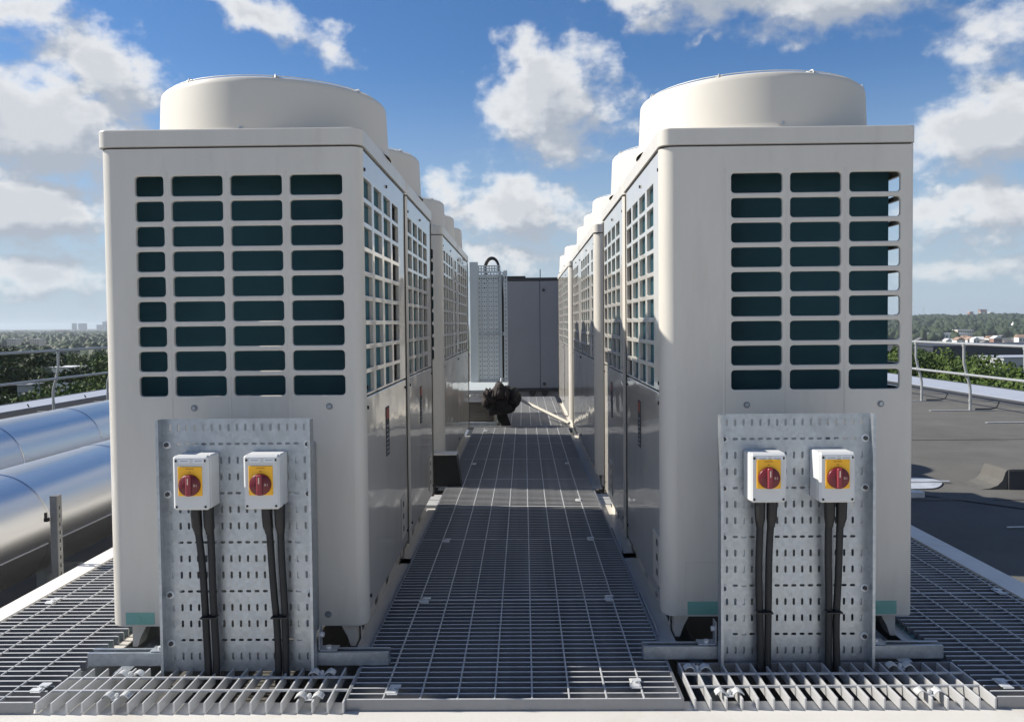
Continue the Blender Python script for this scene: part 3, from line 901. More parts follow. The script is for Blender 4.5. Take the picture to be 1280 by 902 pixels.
for (xa, xb, yb, z0, sh, nm, iso) in ((-.946, -.910, 2.397, .485, .010, 'outer left', 0), (-.742, -.705, 2.397, .486, .012, 'inner left', 1), (.676, .711, 2.432, .488, .0, 'inner right', 2), (.876, .911, 2.432, .487, .0, 'outer right', 3)):
    m0 = (xa + xb) / 2
    c1 = m0 - .0135 + (.012 if iso < 2 else .0); c2 = c1 + .0235
    cable(xa, yb, z0, c1 + sh * .6, c1, 'left-hand black cable below the %s isolator' % nm)
    cable(xb, yb, z0, c2 + sh * .6, c2, 'right-hand black cable below the %s isolator' % nm)
    zt_ = .16 if iso < 2 else .155
    o = MB().box(c1 - .0112, c2 + .0112, yb - .052, yb - .020, zt_, zt_ + .005, .001).build('cable_tie', 'black_cap', origin=((c1 + c2) / 2, yb - .036, zt_)); tag(o, 'black tie round the cable pair below the %s isolator' % nm, 'cable tie', 'cable ties')

# strut rails at the foot of the panels
def strut_rail(xa, xb, xc, xd, y, label):
    x0, x1 = xa, xd
    t = thing('strut_rail', label, 'steel rail', ((x0 + x1) / 2, y, 0), 'strut rails across the unit feet')
    b = MB()
    pr_ = [(y, .001), (y + .041, .001), (y + .041, .039), (y + .031, .039), (y + .031, .036), (y + .038, .036), (y + .038, .004), (y + .003, .004), (y + .003, .036), (y + .010, .036), (y + .010, .039), (y, .039)]
    n = len(pr_)
    for x0, x1 in ((xa, xd),):
        b = MB()
        vs = [(x0, a, c) for a, c in pr_] + [(x1, a, c) for a, c in pr_]
        b.add(vs, [(i, (i + 1) % n, n + (i + 1) % n, n + i) for i in range(n)])
        b.build('channel', 'galv', t, recalc=True)
    return t


rails = [strut_rail(-1.300, None, None, -.407, 2.404, 'galvanised strut rail across the foot of the left panel'),
         strut_rail(.347, None, None, 1.232, 2.439, 'galvanised strut rail across the foot of the right panel')]
for t, x0, x1, y, dp in ((rails[0], -1.062, -.616, 2.404, .040), (rails[1], .566, 1.012, 2.439, .040)):
    for xx, s2 in ((x0, -1), (x1, 1)):
        b = MB(); a, c = sorted((xx + s2 * .001, xx + s2 * .055))
        b.box(a, c, y + .006, y + .046, .040, .044, .001)
        a, c = sorted((xx + s2 * .001, xx + s2 * .005)); b.box(a, c, y + .004, y + dp, .0445, .11, .001)
        k = b.build('angle_bracket', 'galv', t)
        b = MB(); b.tube([(xx + s2 * .028, y + .02, .044), (xx + s2 * .028, y + .02, .052)], .009, 6); b.build('bolt_head', 'galv_bright', k)
        b = MB(); b.tube([(xx + s2 * .005, y + dp - .018, .085), (xx + s2 * .014, y + dp - .018, .085)], .008, 6); b.build('bolt_head', 'galv_bright', k)

# ------------------------------------------------------------------ gratings
BH = .030


def grating(label, x0, x1, y0, y1, along, single, pitch=.0338, rod_off=.05, band=()):
    """bearing bars run along 'X' or 'Y'; cross rods the other way"""
    gm = 'galv_sunlit' if along == 'Y' else 'galv_bar'
    t = thing('steel_grating', label, 'steel grating', ((x0 + x1) / 2, (y0 + y1) / 2, 0), 'galvanised grating panels of the platform')
    o = t.location
    jit = lambda: random.uniform(-.0006, .0006)
    if along == 'X':
        n = max(2, round((y1 - y0 - .005) / pitch)); pos = [y0 + .0025 + (y1 - y0 - .005) * k / n for k in range(n + 1)]
        mk = lambda mb, p: mb.box(x0, x1, p - .0027, p + .0027, -BH, -.0004, .0008)
        rods = []; r = x0 + rod_off
        while r < x1 - .02: rods.append(r); r += .1
        mr_ = lambda mb, p: mb.box(p - .0025, p + .0025, y0 + .001, y1 - .001, -.006, .0006, .001)
    else:
        n = max(2, round((x1 - x0 - .005) / pitch)); pos = [x0 + .0025 + (x1 - x0 - .005) * k / n for k in range(n + 1)]
        mk = lambda mb, p: mb.box(p - .0027, p + .0027, y0, y1, -BH, -.0004, .0008)
        rods = [r for r in (y0 + rod_off, y0 + rod_off + .083)]
        mr_ = lambda mb, p: mb.box(x0 + .001, x1 - .001, p - .003, p + .003, -.006, .0006, .001)
    if single:
        f = None
        for p in pos:
            if f is None:
                f = mk(MB(), p).build('bearing_bar', gm, t); p0 = p
            else:
                d = p - p0
                inst('bearing_bar', f, t, (jit() if along == 'Y' else 0, 0 if along == 'Y' else jit(), jit()) if False else ((0, d, jit() * .6) if along == 'X' else (d, 0, jit() * .6)))
        f = None
        for p in rods:
            if f is None: f = mr_(MB(), p).build('cross_rod', 'galv_rod', t); p0 = p
            else:
                d = p - p0; inst('cross_rod', f, t, (d, 0, jit() * .5) if along == 'X' else (0, d, jit() * .5))
    else:
        b = MB()
        for p in pos: mk(b, p)
        stuff(b.build('bearing_bars', 'galv_bar', t))
        b = MB()
        for p in rods: mr_(b, p)
        stuff(b.build('cross_rods', 'galv_rod', t))
    for ob in t.children:                 # bar tops recoloured lighter, sunlight painted into their colour
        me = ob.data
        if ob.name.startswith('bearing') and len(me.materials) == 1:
            me.materials.append(MATS['galv_sunlit_top'])
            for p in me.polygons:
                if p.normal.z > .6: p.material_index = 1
    for s2 in band:
        b = MB()
        if along == 'X':
            xx = x0 if s2 == 'lo' else x1
            b.box(xx - .0022 if s2 == 'hi' else xx - .0062, xx + .0062 if s2 == 'hi' else xx + .0022, y0, y1, -BH - .001, -.0002, .0006)
        else:
            yy = y1
            b.box(x0 - .002, x1 + .002, yy + .0002, yy + .0042, -BH - .001, -.0002, .0006)
        b.build('band_bar', 'galv_bar', t)
    return t


ay = [2.182, 2.985, 3.832, 4.53, 5.33, 6.13, 6.93, 7.36, 8.03]
an = ['first', 'second', 'third', 'fourth', 'fifth', 'sixth', 'seventh', 'eighth']
for i in range(8):
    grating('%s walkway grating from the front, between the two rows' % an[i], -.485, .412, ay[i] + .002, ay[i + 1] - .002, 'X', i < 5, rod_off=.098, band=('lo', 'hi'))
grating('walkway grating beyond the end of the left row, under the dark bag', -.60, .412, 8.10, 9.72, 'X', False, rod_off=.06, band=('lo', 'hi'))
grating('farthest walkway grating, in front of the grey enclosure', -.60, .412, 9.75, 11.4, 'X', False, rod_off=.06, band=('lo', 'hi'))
grating('short front grating under the left panel, bars pointing at the viewer', -1.318, -.488, 2.168, 2.392, 'Y', True, pitch=.0408, rod_off=.078)
grating('short front grating under the right panel, sunlit bars pointing at the viewer', .445, 1.244, 2.183, 2.414, 'Y', True, pitch=.0408, rod_off=.078, band=('hi',))
ly = [2.170, 3.02, 3.86, 4.7, 5.55, 6.4, 7.25, 8.1]
for i in range(7):
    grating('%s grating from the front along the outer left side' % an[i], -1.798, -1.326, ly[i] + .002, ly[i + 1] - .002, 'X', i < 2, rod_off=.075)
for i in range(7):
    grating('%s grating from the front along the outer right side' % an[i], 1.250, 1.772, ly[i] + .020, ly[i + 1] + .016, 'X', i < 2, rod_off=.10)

# saddle clips
def clip(x, y, two, label):
    t = thing('grating_clip', label, 'grating clip', (x, y, 0), 'galvanised saddle clips on the gratings')
    b = MB()
    if two:      # saddle bridging two bars that run along Y
        for s2 in (-1, 1):
            pts = [(x + s2 * (.008 + .030 * q), .002 + .009 * math.sin(math.pi * q)) for q in (0, .2, .4, .6, .8, 1)]
            lo = [(p[0], p[1] - .003) for p in reversed(pts)]
            b.prism(pts + lo, 'Y', y - .013, y + .013)
        b.box(x - .010, x + .010, y - .012, y + .012, -.006, -.003)
    else:
        for s2 in (-1, 1):
            b.box(x - .014, x + .014, y + s2 * .017 - .014, y + s2 * .017 + .014, .001, .0045, .001)
            b.box(x - .014 + s2 * .004, x + .014 + s2 * .004, y + s2 * .017 - .010, y + s2 * .017 + .010, .0046, .0066, .0008)
    b.build('saddle', 'galv_bright', t, recalc=True)
    b = MB(); b.tube([(x, y, -.004), (x, y, .006)], .0065, 6); b.tube([(x, y, .0055), (x, y, .009)], .004, 8)
    b.build('clip_bolt', 'galv_bright', t)


CL = [(-1.115, 2.205, 1, 'clip on the left front grating, front pair, outer'), (-1.145, 2.345, 1, 'clip on the left front grating, back pair, outer'),
      (-.590, 2.350, 1, 'clip on the left front grating, back pair, inner'), (-.588, 2.200, 1, 'clip on the left front grating, front pair, inner'),
      (-1.352, 2.255, 0, 'clip at the front inner corner of the outer left grating'), (-1.735, 2.985, 0, 'clip by the white edge beam on the outer left grating'),
      (-.366, 2.235, 0, 'clip at the front left of the walkway'), (.300, 2.27, 0, 'clip at the front right of the walkway'),
      (.492, 2.375, 1, 'clip on the right front grating, back pair, inner'), (.545, 2.215, 1, 'clip on the right front grating, front pair, inner'),
      (1.080, 2.385, 1, 'clip on the right front grating, back pair, outer'), (1.082, 2.215, 1, 'clip on the right front grating, front pair, outer'),
      (1.305, 2.262, 0, 'clip at the front inner corner of the outer right grating'), (1.735, 3.04, 0, 'clip by the edge beam on the outer right grating'),
      (-.366, 2.968, 0, 'shaded clip on the left of the first walkway joint'), (.300, 2.985, 0, 'shaded clip on the right of the first walkway joint'),
      (-.366, 3.80, 0, 'shaded clip on the left of the second walkway joint'), (.300, 3.815, 0, 'shaded clip on the right of the second walkway joint'),
      (.298, 4.66, 0, 'clip in the sunlit strip across the walkway'), (-.366, 7.75, 0, 'clip on the far left of the walkway near the dark bag'),
      (.3, 5.9, 0, 'shaded clip on the right of the walkway past the sunlit strip'), (-.366, 5.9, 0, 'shaded clip on the left of the walkway past the black baffle')]
for c in CL: clip(*c)

# steel edge beams and the beams below the gratings
struct(MB().box(-4.0, 4.0, -3.0, 2.24, -.49, -.032, .004).build('bounce_deck', 'pale_deck'))  # only its front edge shows; widened behind camera to bounce light on units
for x0, x1, lab in ((-1.885, -1.801, 'pale painted steel beam along the left edge of the platform'), (1.780, 1.885, 'pale painted steel beam along the right edge of the platform')):
    t = thing('edge_beam', lab, 'steel beam', ((x0 + x1) / 2, 5, -.2))
    MB().box(x0, x1, 2.244, 11.5, -.010, .002, .002).build('top_flange', 'white_steel', t)
    MB().box(x0 + .03, x1 - .03, 2.244, 11.5, -.20, -.0105).build('web', 'white_steel', t)
t = thing('support_frame', 'steel joists and short posts under the platform', 'steel frame', (0, 5, ROOF))
b = MB()
for x in (-1.36, -1.22, -.60, -.47, .40, .55, 1.15, 1.28): b.box(x - .02, x + .02, 2.43, 11.4, -.20, -.095 if -.65 < x < .6 else -.0335)
b.build('joist', 'galv', t)
b = MB()
for x in (-1.84, -.53, .47, 1.83):
    for y in (2.4, 4.5, 7.0, 10): b.box(x - .03, x + .03, y - .03, y + .03, ROOF + .002, -.205)
b.build('short_post', 'galv', t)
b = MB()
for y in (3.02, 3.86, 4.7, 5.55, 6.4, 7.25, 8.1, 9.73): b.box(-1.79, -1.385, y - .03, y + .03, -.10, -.0325); b.box(-.44, .375, y - .03, y + .03, -.10, -.0325); b.box(1.305, 1.775, y - .03, y + .03, -.10, -.0325)
b.build('cross_joist', 'galv', t)

for (ya, yb_, lab) in ((4.505, 4.655, 'nearest of three added light-catching slabs under the walkway at the sunlit gap'), (4.745, 4.87, 'middle of three added light-catching slabs under the walkway at the sunlit gap'), (4.89, 5.03, 'farthest of three added light-catching slabs under the walkway at the sunlit gap')):
    t = thing('light_slab', lab, 'reflector', (-.04, (ya + yb_) / 2, -.09), 'added slabs under the walkway')
    MB().box(-.60, .53, ya, yb_, -.09, -.036, .003).build('slab_body', 'galv_sunlit', t)  # slabs added below the bars to brighten the sunlit gap
# ------------------------------------------------------------------ pipes on the left
def pipe(x, z, r, label):
    t = thing('clad_pipe', label, 'insulated pipe', (x, 5, ROOF), 'aluminium clad pipes along the left of the platform')
    segs = [(-3.0 + 1.02 * k + (.3 if x < -3 else 0)) for k in range(18)]
    for k in range(len(segs) - 1):
        a, c = segs[k], segs[k + 1]
        n = 56; vs = []; prof = [(a, r), (a + .004, r + .0016), (a + .014, r + .0016), (a + .019, r), (c - .002, r - .0004), (c, r - .0008)]
        for (yy, rr) in prof:
            for q in range(n):
                an_ = 2 * math.pi * q / n; vs.append((x + rr * math.cos(an_), yy, z + rr * math.sin(an_)))
        b = MB(); b.add(vs, [(i * n + q, (i + 1) * n + q, (i + 1) * n + (q + 1) % n, i * n + (q + 1) % n) for i in range(len(prof) - 1) for q in range(n)], True)
        # lengthwise lap seam
        an_ = rad(-12)
        b.box(x + (r + .0005) * math.cos(an_) - .003, x + (r + .0005) * math.cos(an_) + .0006, a + .02, c - .01, z + r * math.sin(an_) - .004, z + r * math.sin(an_) + .0)
        b.build('cladding', 'pipe_clad', t)
    for yy in segs[1::2]:
        b = MB(); b.box(x - .03, x + .03, yy + .4, yy + .46, ROOF + .002, z - r - .046); b.box(x - .2, x + .2, yy + .4, yy + .46, z - r - .045, z - r - .0012)
        b.build('pipe_support', 'galv', t)


pipe(-2.70, -.023, .289, 'nearer thick shiny clad pipe, with the slotted post in front of it')
pipe(-3.63, .081, .289, 'farther thick shiny clad pipe, below the left railing')
t = thing('slotted_post', 'short slotted steel post before the nearer pipe', 'steel post', (-1.99, 3.46, ROOF))
b = MB()
P = lambda u, v, d: (-1.975 - d, u, v)
b.panel(P, 3.446, 3.478, ROOF + .002, .292, [(z_, z_ + .020, [(3.458, 3.467)], .004) for z_ in [ROOF + .03 + .035 * k for k in range(21)]], .003)
b.box(-2.005, -1.9755, 3.478, 3.481, ROOF + .002, .292); b.box(-2.005, -1.9755, 3.443, 3.446, ROOF + .002, .292)
b.build('slotted_channel', 'weathered_steel', t)
MB().box(-2.006, -1.974, 3.442, 3.482, .2925, .295).build('end_cap', 'weathered_steel', t)
b = MB(); b.box(-2.022, -2.006, 3.425, 3.443, .19, .205); b.tube([(-2.016, 3.43, .205), (-2.016, 3.43, .228)], .007, 6)
b.build('clamp', 'black_cap', t)
MB().box(-2.06, -1.93, 3.40, 3.52, ROOF + .001, ROOF + .009).build('base_plate', 'galv', t)

# ------------------------------------------------------------------ guard rails
def guard_rail(sg, X, ys, label, y0, y1, feet):
    t = thing('guard_rail', label, 'railing', (sg * X, ys[len(ys) // 2], ROOF))
    cl_ = lambda z: .11 * max(0, min(1, (z + .12) / .45))
    for y in ys:
        b = MB(); b.tube([(sg * X, y, ROOF + .012), (sg * X, y, -.16), (sg * (X - .008), y, -.09), (sg * (X - .05), y, .06), (sg * (X - .085), y, .20), (sg * (X - .107), y, .29), (sg * (X - .11), y, .36), (sg * (X - .11), y, .60)], .022, 10)
        p = b.build('post', 'rail_galv', t)
        b = MB()
        b.tube([(sg * (X - .11), y, .555), (sg * (X - .11), y, .60)], .030, 10); b.tube([(sg * (X - .062), y, .06), (sg * (X - .07), y, .135)], .029, 10); b.tube([(sg * X, y, -.35), (sg * X, y, -.31)], .027, 10)
        b.build('clamp_collar', 'rail_galv', p)
    for zz, dx in ((.605, .11), (.10, .095)):
        b = MB(); b.tube([(sg * (X - dx), y0, zz), (sg * (X - dx), y1, zz)], .022, 10); r_ = b.build('handrail' if zz > .3 else 'mid_rail', 'rail_galv', t)
        b = MB()
        for y in ys: b.tube([(sg * (X - dx), y - .04, zz), (sg * (X - dx), y + .04, zz)], .0275, 10)
        b.build('socket_joint', 'rail_galv', r_)
    if feet:
        for y in ys:
            b = MB(); b.box(min(sg * (X - .66), sg * (X + .38)), max(sg * (X - .66), sg * (X + .38)), y - .03, y + .03, ROOF + .002, ROOF + .014, .002)
            f_ = b.build('foot_bar', 'rail_galv', t)
            b = MB(); b.tube([(sg * (X + .1), y + .03, ROOF + .025), (sg * (X + .36), y + .03, ROOF + .025), (sg * (X + .45), y + .03, ROOF + .05), (sg * (X + .49), y + .03, ROOF + .14)], .012, 8)
            b.build('counterweight_arm', 'black_rubber', f_)


guard_rail(-1, 8.5, [3.1 + 1.95 * k for k in range(18)][:18], 'galvanised guard rail along the left roof edge', 1.2, 38, True)
guard_rail(1, 7.35, [13.75 - 1.67 * k for k in range(6, 0, -1)] + [13.75 + 1.67 * k for k in range(12)], 'galvanised guard rail along the right roof edge', 3.0, 33, True)

# ------------------------------------------------------------------ right-hand roof clutter
t = thing('felt_kerb', 'felt covered upstand with rounded end on the right roof', 'roof upstand', (4.8, 7.1, ROOF))
pf = [(4.02, ROOF + .001), (4.10, ROOF + .010), (4.17, ROOF + .035), (4.215, ROOF + .08), (4.24, -.345), (4.255, -.328), (4.29, -.322), (6.4, -.322), (6.4, ROOF + .001)]
MB().prism(pf, 'Y', 7.34, 7.70).build('felt_body', 'felt', t, recalc=True)
MB().box(4.262, 6.4, 7.325, 7.3385, ROOF + .001, -.332).build('shaded_side', 'felt_dark', t)  # darker sheet over the side away from the sun, shade in its colour
t = thing('silver_flashing', 'bright silver flashing patch on the right roof beside the upstand', 'flashing', (3.4, 7.6, ROOF))
b = MB(); pl_ = []
for k in range(28):
    a = 2 * math.pi * k / 28; pl_.append((3.30 + (.85 + .10 * math.sin(3 * a)) * math.cos(a) * .62, 7.62 + .34 * math.sin(a) * (1 + .2 * math.cos(2 * a))))
b.prism(pl_, 'Z', ROOF + .0065, ROOF + .012); b.build('patch', 'silver_patch', t, recalc=True)
b = MB(); b.box(2.6, 3.9, 7.62, 7.65, ROOF + .013, ROOF + .024, .003); b.build('flashing_strip', 'silver_patch', t)
for (x0, x1, y0, y1, h, lab) in ((2.55, 3.36, 6.98, 7.07, .05, 'short metal rail lying on the right roof by the flashing'), (6.74, 7.9, 12.2, 12.27, .03, None)):
    if lab is None: continue
    t = thing('loose_rail', lab, 'metal rail', ((x0 + x1) / 2, y0, ROOF))
    b = MB(); b.box(x0, x1, y0, y0 + .004, ROOF + .008, ROOF + h); b.box(x0, x1, y1 - .004, y1, ROOF + .008, ROOF + h); b.box(x0, x1, y0, y1, ROOF + h, ROOF + h + .004)
    b.build('rail_channel', 'galv_bright', t)
    MB().box(x1, x1 + .004, y0, y1, ROOF + .008, ROOF + h).build('end_plate', 'black_cap', t)
t = thing('roof_pale_line', 'thin pale line lying on the shaded right roof', 'cable', (3.9, 5.9, ROOF))
MB().tube([(3.45 + .1 * k, 5.95 + .01 * math.sin(k), ROOF + .012) for k in range(30)], .006, 6).build('line_body', 'galv_bright', t)  # straight thin pale tube laid across the roof
# felt strip running over the roof towards the upstand
b = MB(); b.add([(2.2, 8.3, ROOF + .0065), (2.35, 8.42, ROOF + .0065), (4.75, 6.0, ROOF + .0065), (4.6, 5.9, ROOF + .0065)], [(0, 3, 2, 1)])
struct(b.build('roof_felt_strip', 'felt'))

# ------------------------------------------------------------------ far end of the walkway
EY = 11.6
t = thing('plant_enclosure', 'grey panelled plant enclosure closing the far end of the walkway', 'enclosure', (.2, EY, 0))
MB().box(-.75, .2225, EY, EY + .05, .10, 1.60, .004).build('door_panel', 'enclosure_grey', t)
d2 = MB().box(.2275, 1.2, EY, EY + .05, .10, 1.60, .004).build('door_panel', 'enclosure_grey', t)
for z in (1.47, .16):
    l_ = MB().box(.245, .315, EY - .008, EY - .001, z - .045, z + .045, .003).build('latch', 'enclosure_grey', d2)
    MB().tube([(.28, EY - .008, z), (.28, EY - .016, z)], .022, 10).build('latch_knob', 'enclosure_black', l_)
MB().box(-.76, 1.21, EY - .012, EY + 1.5, 1.6025, 1.645, .003).build('roof_trim', 'enclosure_black', t)
MB().box(-.76, .03, EY - .016, EY + .3, 1.6455, 1.668, .003).build('raised_trim', 'enclosure_black', t)
MB().box(-.75, 1.2, EY + .055, EY + 1.48, .10, 1.60).build('body', 'enclosure_grey', t)
MB().box(-.75, 1.2, EY - .02, EY + 1.48, .06, .0975, .002).build('plinth', 'enclosure_black', t)
for x in (.115, .285, -.3, .9):
    MB().prism([(x - .05, .06), (x + .05, .06), (x + .035, .01), (x, -.03), (x - .035, .01)], 'Y', EY + .0, EY + .04).build('foot', 'enclosure_black', t, recalc=True)
MB().box(-.75, 1.2, EY + .05, EY + .3, -.12, .058).build('base_channel', 'enclosure_grey', t)
MB().tube([(.24, EY + .3, 1.645), (.24, EY + .3, 1.78)], .006, 6).build('aerial', 'enclosure_black', t)

t = thing('white_trunking', 'tall pale square trunking beside the perforated riser tray', 'trunking', (-.558, 9.35, .36))
MB().box(-.606, -.512, 9.30, 9.40, .345, 1.70, .004).build('trunking_body', 'pale_post', t)
t = thing('riser_tray', 'tall perforated cable riser tray before the grey enclosure', 'cable tray', (-.38, 9.35, .36))
rows = []
for i in range(46):
    z = .37 + i * .0258
    if i % 2 == 0: rows.append((z, z + .015, [(-.502 + .0265 * k, -.487 + .0265 * k) for k in range(9)], .003))
    else: rows.append((z, z + .013, [(-.478, -.466), (-.412, -.394), (-.346, -.334), (-.285, -.270)], .003))
P = lambda u, v, d: (u, 9.33 + d, v)
MB().panel(P, -.508, -.255, .352, 1.56, rows, .006).build('perforated_tray', 'pale_post', t)
b = MB(); b.box(-.2535, -.247, 9.30, 9.34, .352, 1.56); b.box(-.2465, -.23, 9.36, 9.362, .352, 1.56); b.build('tray_flange', 'pale_post', t)
P2 = lambda u, v, d: (u, 9.318 + d, v)
b = MB(); b.panel(P2, -.510, -.20, 1.545, 1.585, [(1.556, 1.574, [(-.50 + .035 * k, -.478 + .035 * k) for k in range(8)], .006)], .01)
b.panel(P2, -.510, -.20, .875, .912, [(.885, .902, [(-.50 + .035 * k, -.478 + .035 * k) for k in range(8)], .006)], .01); b.build('slotted_crossbar', 'galv', t)
P3 = lambda u, v, d: (u, 9.324 + d, v)
b = MB(); b.panel(P3, -.508, -.258, 1.587, 1.66, [(1.60, 1.617, [(-.495 + .03 * k, -.480 + .03 * k) for k in range(8)], .004), (1.63, 1.647, [(-.495 + .03 * k, -.480 + .03 * k) for k in range(8)], .004)], .006)
b.build('top_bracket', 'pale_post', t)
P4 = lambda u, v, d: (u, 9.312 + d, v)
b = MB(); b.panel(P4, -.222, -.182, .352, 1.60, [(.38 + .047 * k, .405 + .047 * k, [(-.209, -.195)], .005) for k in range(25)], .008)
b.box(-.2225, -.2205, 9.314, 9.355, .352, 1.60); b.build('slotted_upright', 'galv', t)
t = thing('cable_loop', 'black cable hoop over the top of the riser tray', 'cable', (-.36, 9.36, 1.6))
b = MB(); b.tube([(-.435, 9.36, 1.40)] + [(-.355 - .08 * math.cos(math.pi * k / 14), 9.36, 1.63 + .12 * math.sin(math.pi * k / 14)) for k in range(15)] + [(-.258, 9.36, 1.55), (-.235, 9.36, 1.3), (-.238, 9.36, .4)], .012, 8)
b.tube([(-.428, 9.385, 1.40)] + [(-.35 - .07 * math.cos(math.pi * k / 14), 9.385, 1.63 + .105 * math.sin(math.pi * k / 14)) for k in range(15)] + [(-.268, 9.385, 1.55), (-.25, 9.385, 1.3)], .010, 8)
b.build('loop_sheath', 'black_rubber', t)

t = thing('plinth_stack', 'stacked timber block and pale channels at the end of the left row', 'plinth', (-.43, 8.3, 0))
MB().box(-.60, -.275, 8.15, 8.75, .001, .035, .003).build('base_sheet', 'galv', t)
MB().box(-.59, -.305, 8.22, 8.75, .036, .228, .006).build('timber_block', 'timber', t)
MB().box(-.62, -.30, 8.20, 8.80, .229, .262, .003).build('channel', 'galv_bright', t)
P = lambda u, v, d: (u, 8.205 + d, v)
MB().panel(P, -.62, -.30, .263, .318, [(.28, .302, [(-.56, -.48), (-.45, -.37)], .01)], .004).build('slotted_channel', 'galv_bright', t)
MB().box(-.62, -.30, 8.21, 8.8, .3185, .3215).build('channel_top', 'galv_bright', t)
MB().box(-.64, -.18, 8.19, 9.42, .3225, .352, .004).build('top_plate', 'pale_post', t)

# dark bundled jacket on a black stand
def blob(b, c, r, seed, amp=.25, n=18, m=12, f=4.0):
    vs, fs = [], []
    for i in range(m + 1):
        th = math.pi * i / m
        for k in range(n):
            ph = 2 * math.pi * k / n; d = Vector((math.sin(th) * math.cos(ph), math.sin(th) * math.sin(ph), math.cos(th)))
            q = 1 + amp * mnoise.noise(d * f * .5 + Vector((seed, 0, 0))) + amp * .7 * abs(mnoise.noise(d * f + Vector((0, seed, 0))))
            vs.append((c[0] + r[0] * d.x * q, c[1] + r[1] * d.y * q, c[2] + r[2] * d.z * q))
    for i in range(m):
        for k in range(n): fs.append((i * n + k, (i + 1) * n + k, (i + 1) * n + (k + 1) % n, i * n + (k + 1) % n))
    b.add(vs, fs, True)


t = thing('jacket', 'dark brown jacket bundled over a black stand at the end of the walkway', 'jacket', (-.22, 8.15, .02))
b = MB(); blob(b, (-.235, 8.10, .315), (.088, .085, .105), 1.3, .34, 32, 24, 3.2); b.tube([(-.235, 8.06, .40), (-.232, 8.05, .425), (-.23, 8.06, .44)], .03, 10, rads=[.045, .022, .006]); b.build('hood', 'jacket', t)
b = MB(); blob(b, (-.350, 8.08, .275), (.062, .07, .085), 4.1, .45, 30, 22, 4.5); b.build('sleeve', 'jacket', t)
b = MB()
for k in range(5): b.tube([(-.40 + .02 * k, 8.012 - .004 * (k % 2), .34 - .02 * k), (-.375 + .018 * k, 8.0, .30 - .018 * k), (-.36 + .02 * k, 8.008, .25 + .006 * k)], .008, 6)
b.build('sleeve_fold', 'jacket', t)
b = MB(); blob(b, (-.130, 8.12, .275), (.082, .08, .105), 7.7, .4, 30, 22, 3.6); b.build('sleeve', 'jacket_black', t)
b = MB(); blob(b, (-.235, 8.085, .20), (.125, .075, .085), 9.2, .4, 30, 22, 3.6); b.build('jacket_body', 'jacket_black', t)
for (xa, za, xb, zb_) in ((-.30, .36, -.315, .25), (-.19, .37, -.165, .26), (-.262, .38, -.285, .27)):
    b = MB(); b.tube([(xa, 8.03, za), ((xa + xb) / 2, 8.01, (za + zb_) / 2), (xb, 8.02, zb_)], .010, 7, rads=[.006, .012, .005]); b.build('hood_fold', 'jacket', t)
MB().tube([(-.235, 8.14, .41), (-.228, 8.16, .47)], .007, 6).build('hanging_loop', 'label_white', t)
t = thing('tool_stand', 'black stand leg under the bundled jacket', 'stand', (-.21, 8.16, .001))
MB().prism([(-.292, .20), (-.175, .20), (-.170, .10), (-.135, .004), (-.222, .004), (-.268, .06)], 'Y', 8.14, 8.20).build('stand_leg', 'jacket_black', t, recalc=True)
MB().tube([(-.14, 8.14, .142), (-.14, 8.20, .142)], .020, 10).build('caster', 'black_rubber', t)
t = thing('diagonal_bar', 'pale flat bar slanting from the jacket to the farthest right unit', 'metal bar', (.18, 8.45, .02))
b = MB(); p0, p1 = Vector((-.09, 9.0, .20)), Vector((.43, 8.02, .035))
b.tube([p0, p1], .018, 4, smooth=False); b.build('bar_body', 'timber_pale', t)

# black baffle plate in the gap of the left row
t = thing('baffle_plate', 'black folded baffle plate sticking out of the gap in the left row', 'metal plate', (-.48, 5.1, 0))
MB().prism([(-.600, .002), (-.396, .002), (-.424, .195), (-.600, .195)], 'Y', 5.095, 5.10).build('plate', 'void_black', t, recalc=True)
b = MB(); b.prism([(-.600, .1955), (-.422, .1955), (-.422, .201), (-.600, .201)], 'Y', 5.085, 5.22); b.build('top_fold', 'cream_paint', t, recalc=True)
b = MB(); b.add([(-.396, 5.1, .002), (-.396, 5.2, .002), (-.424, 5.2, .195), (-.424, 5.1, .195)], [(0, 1, 2, 3)]); b.build('side_fold', 'enclosure_black', t)

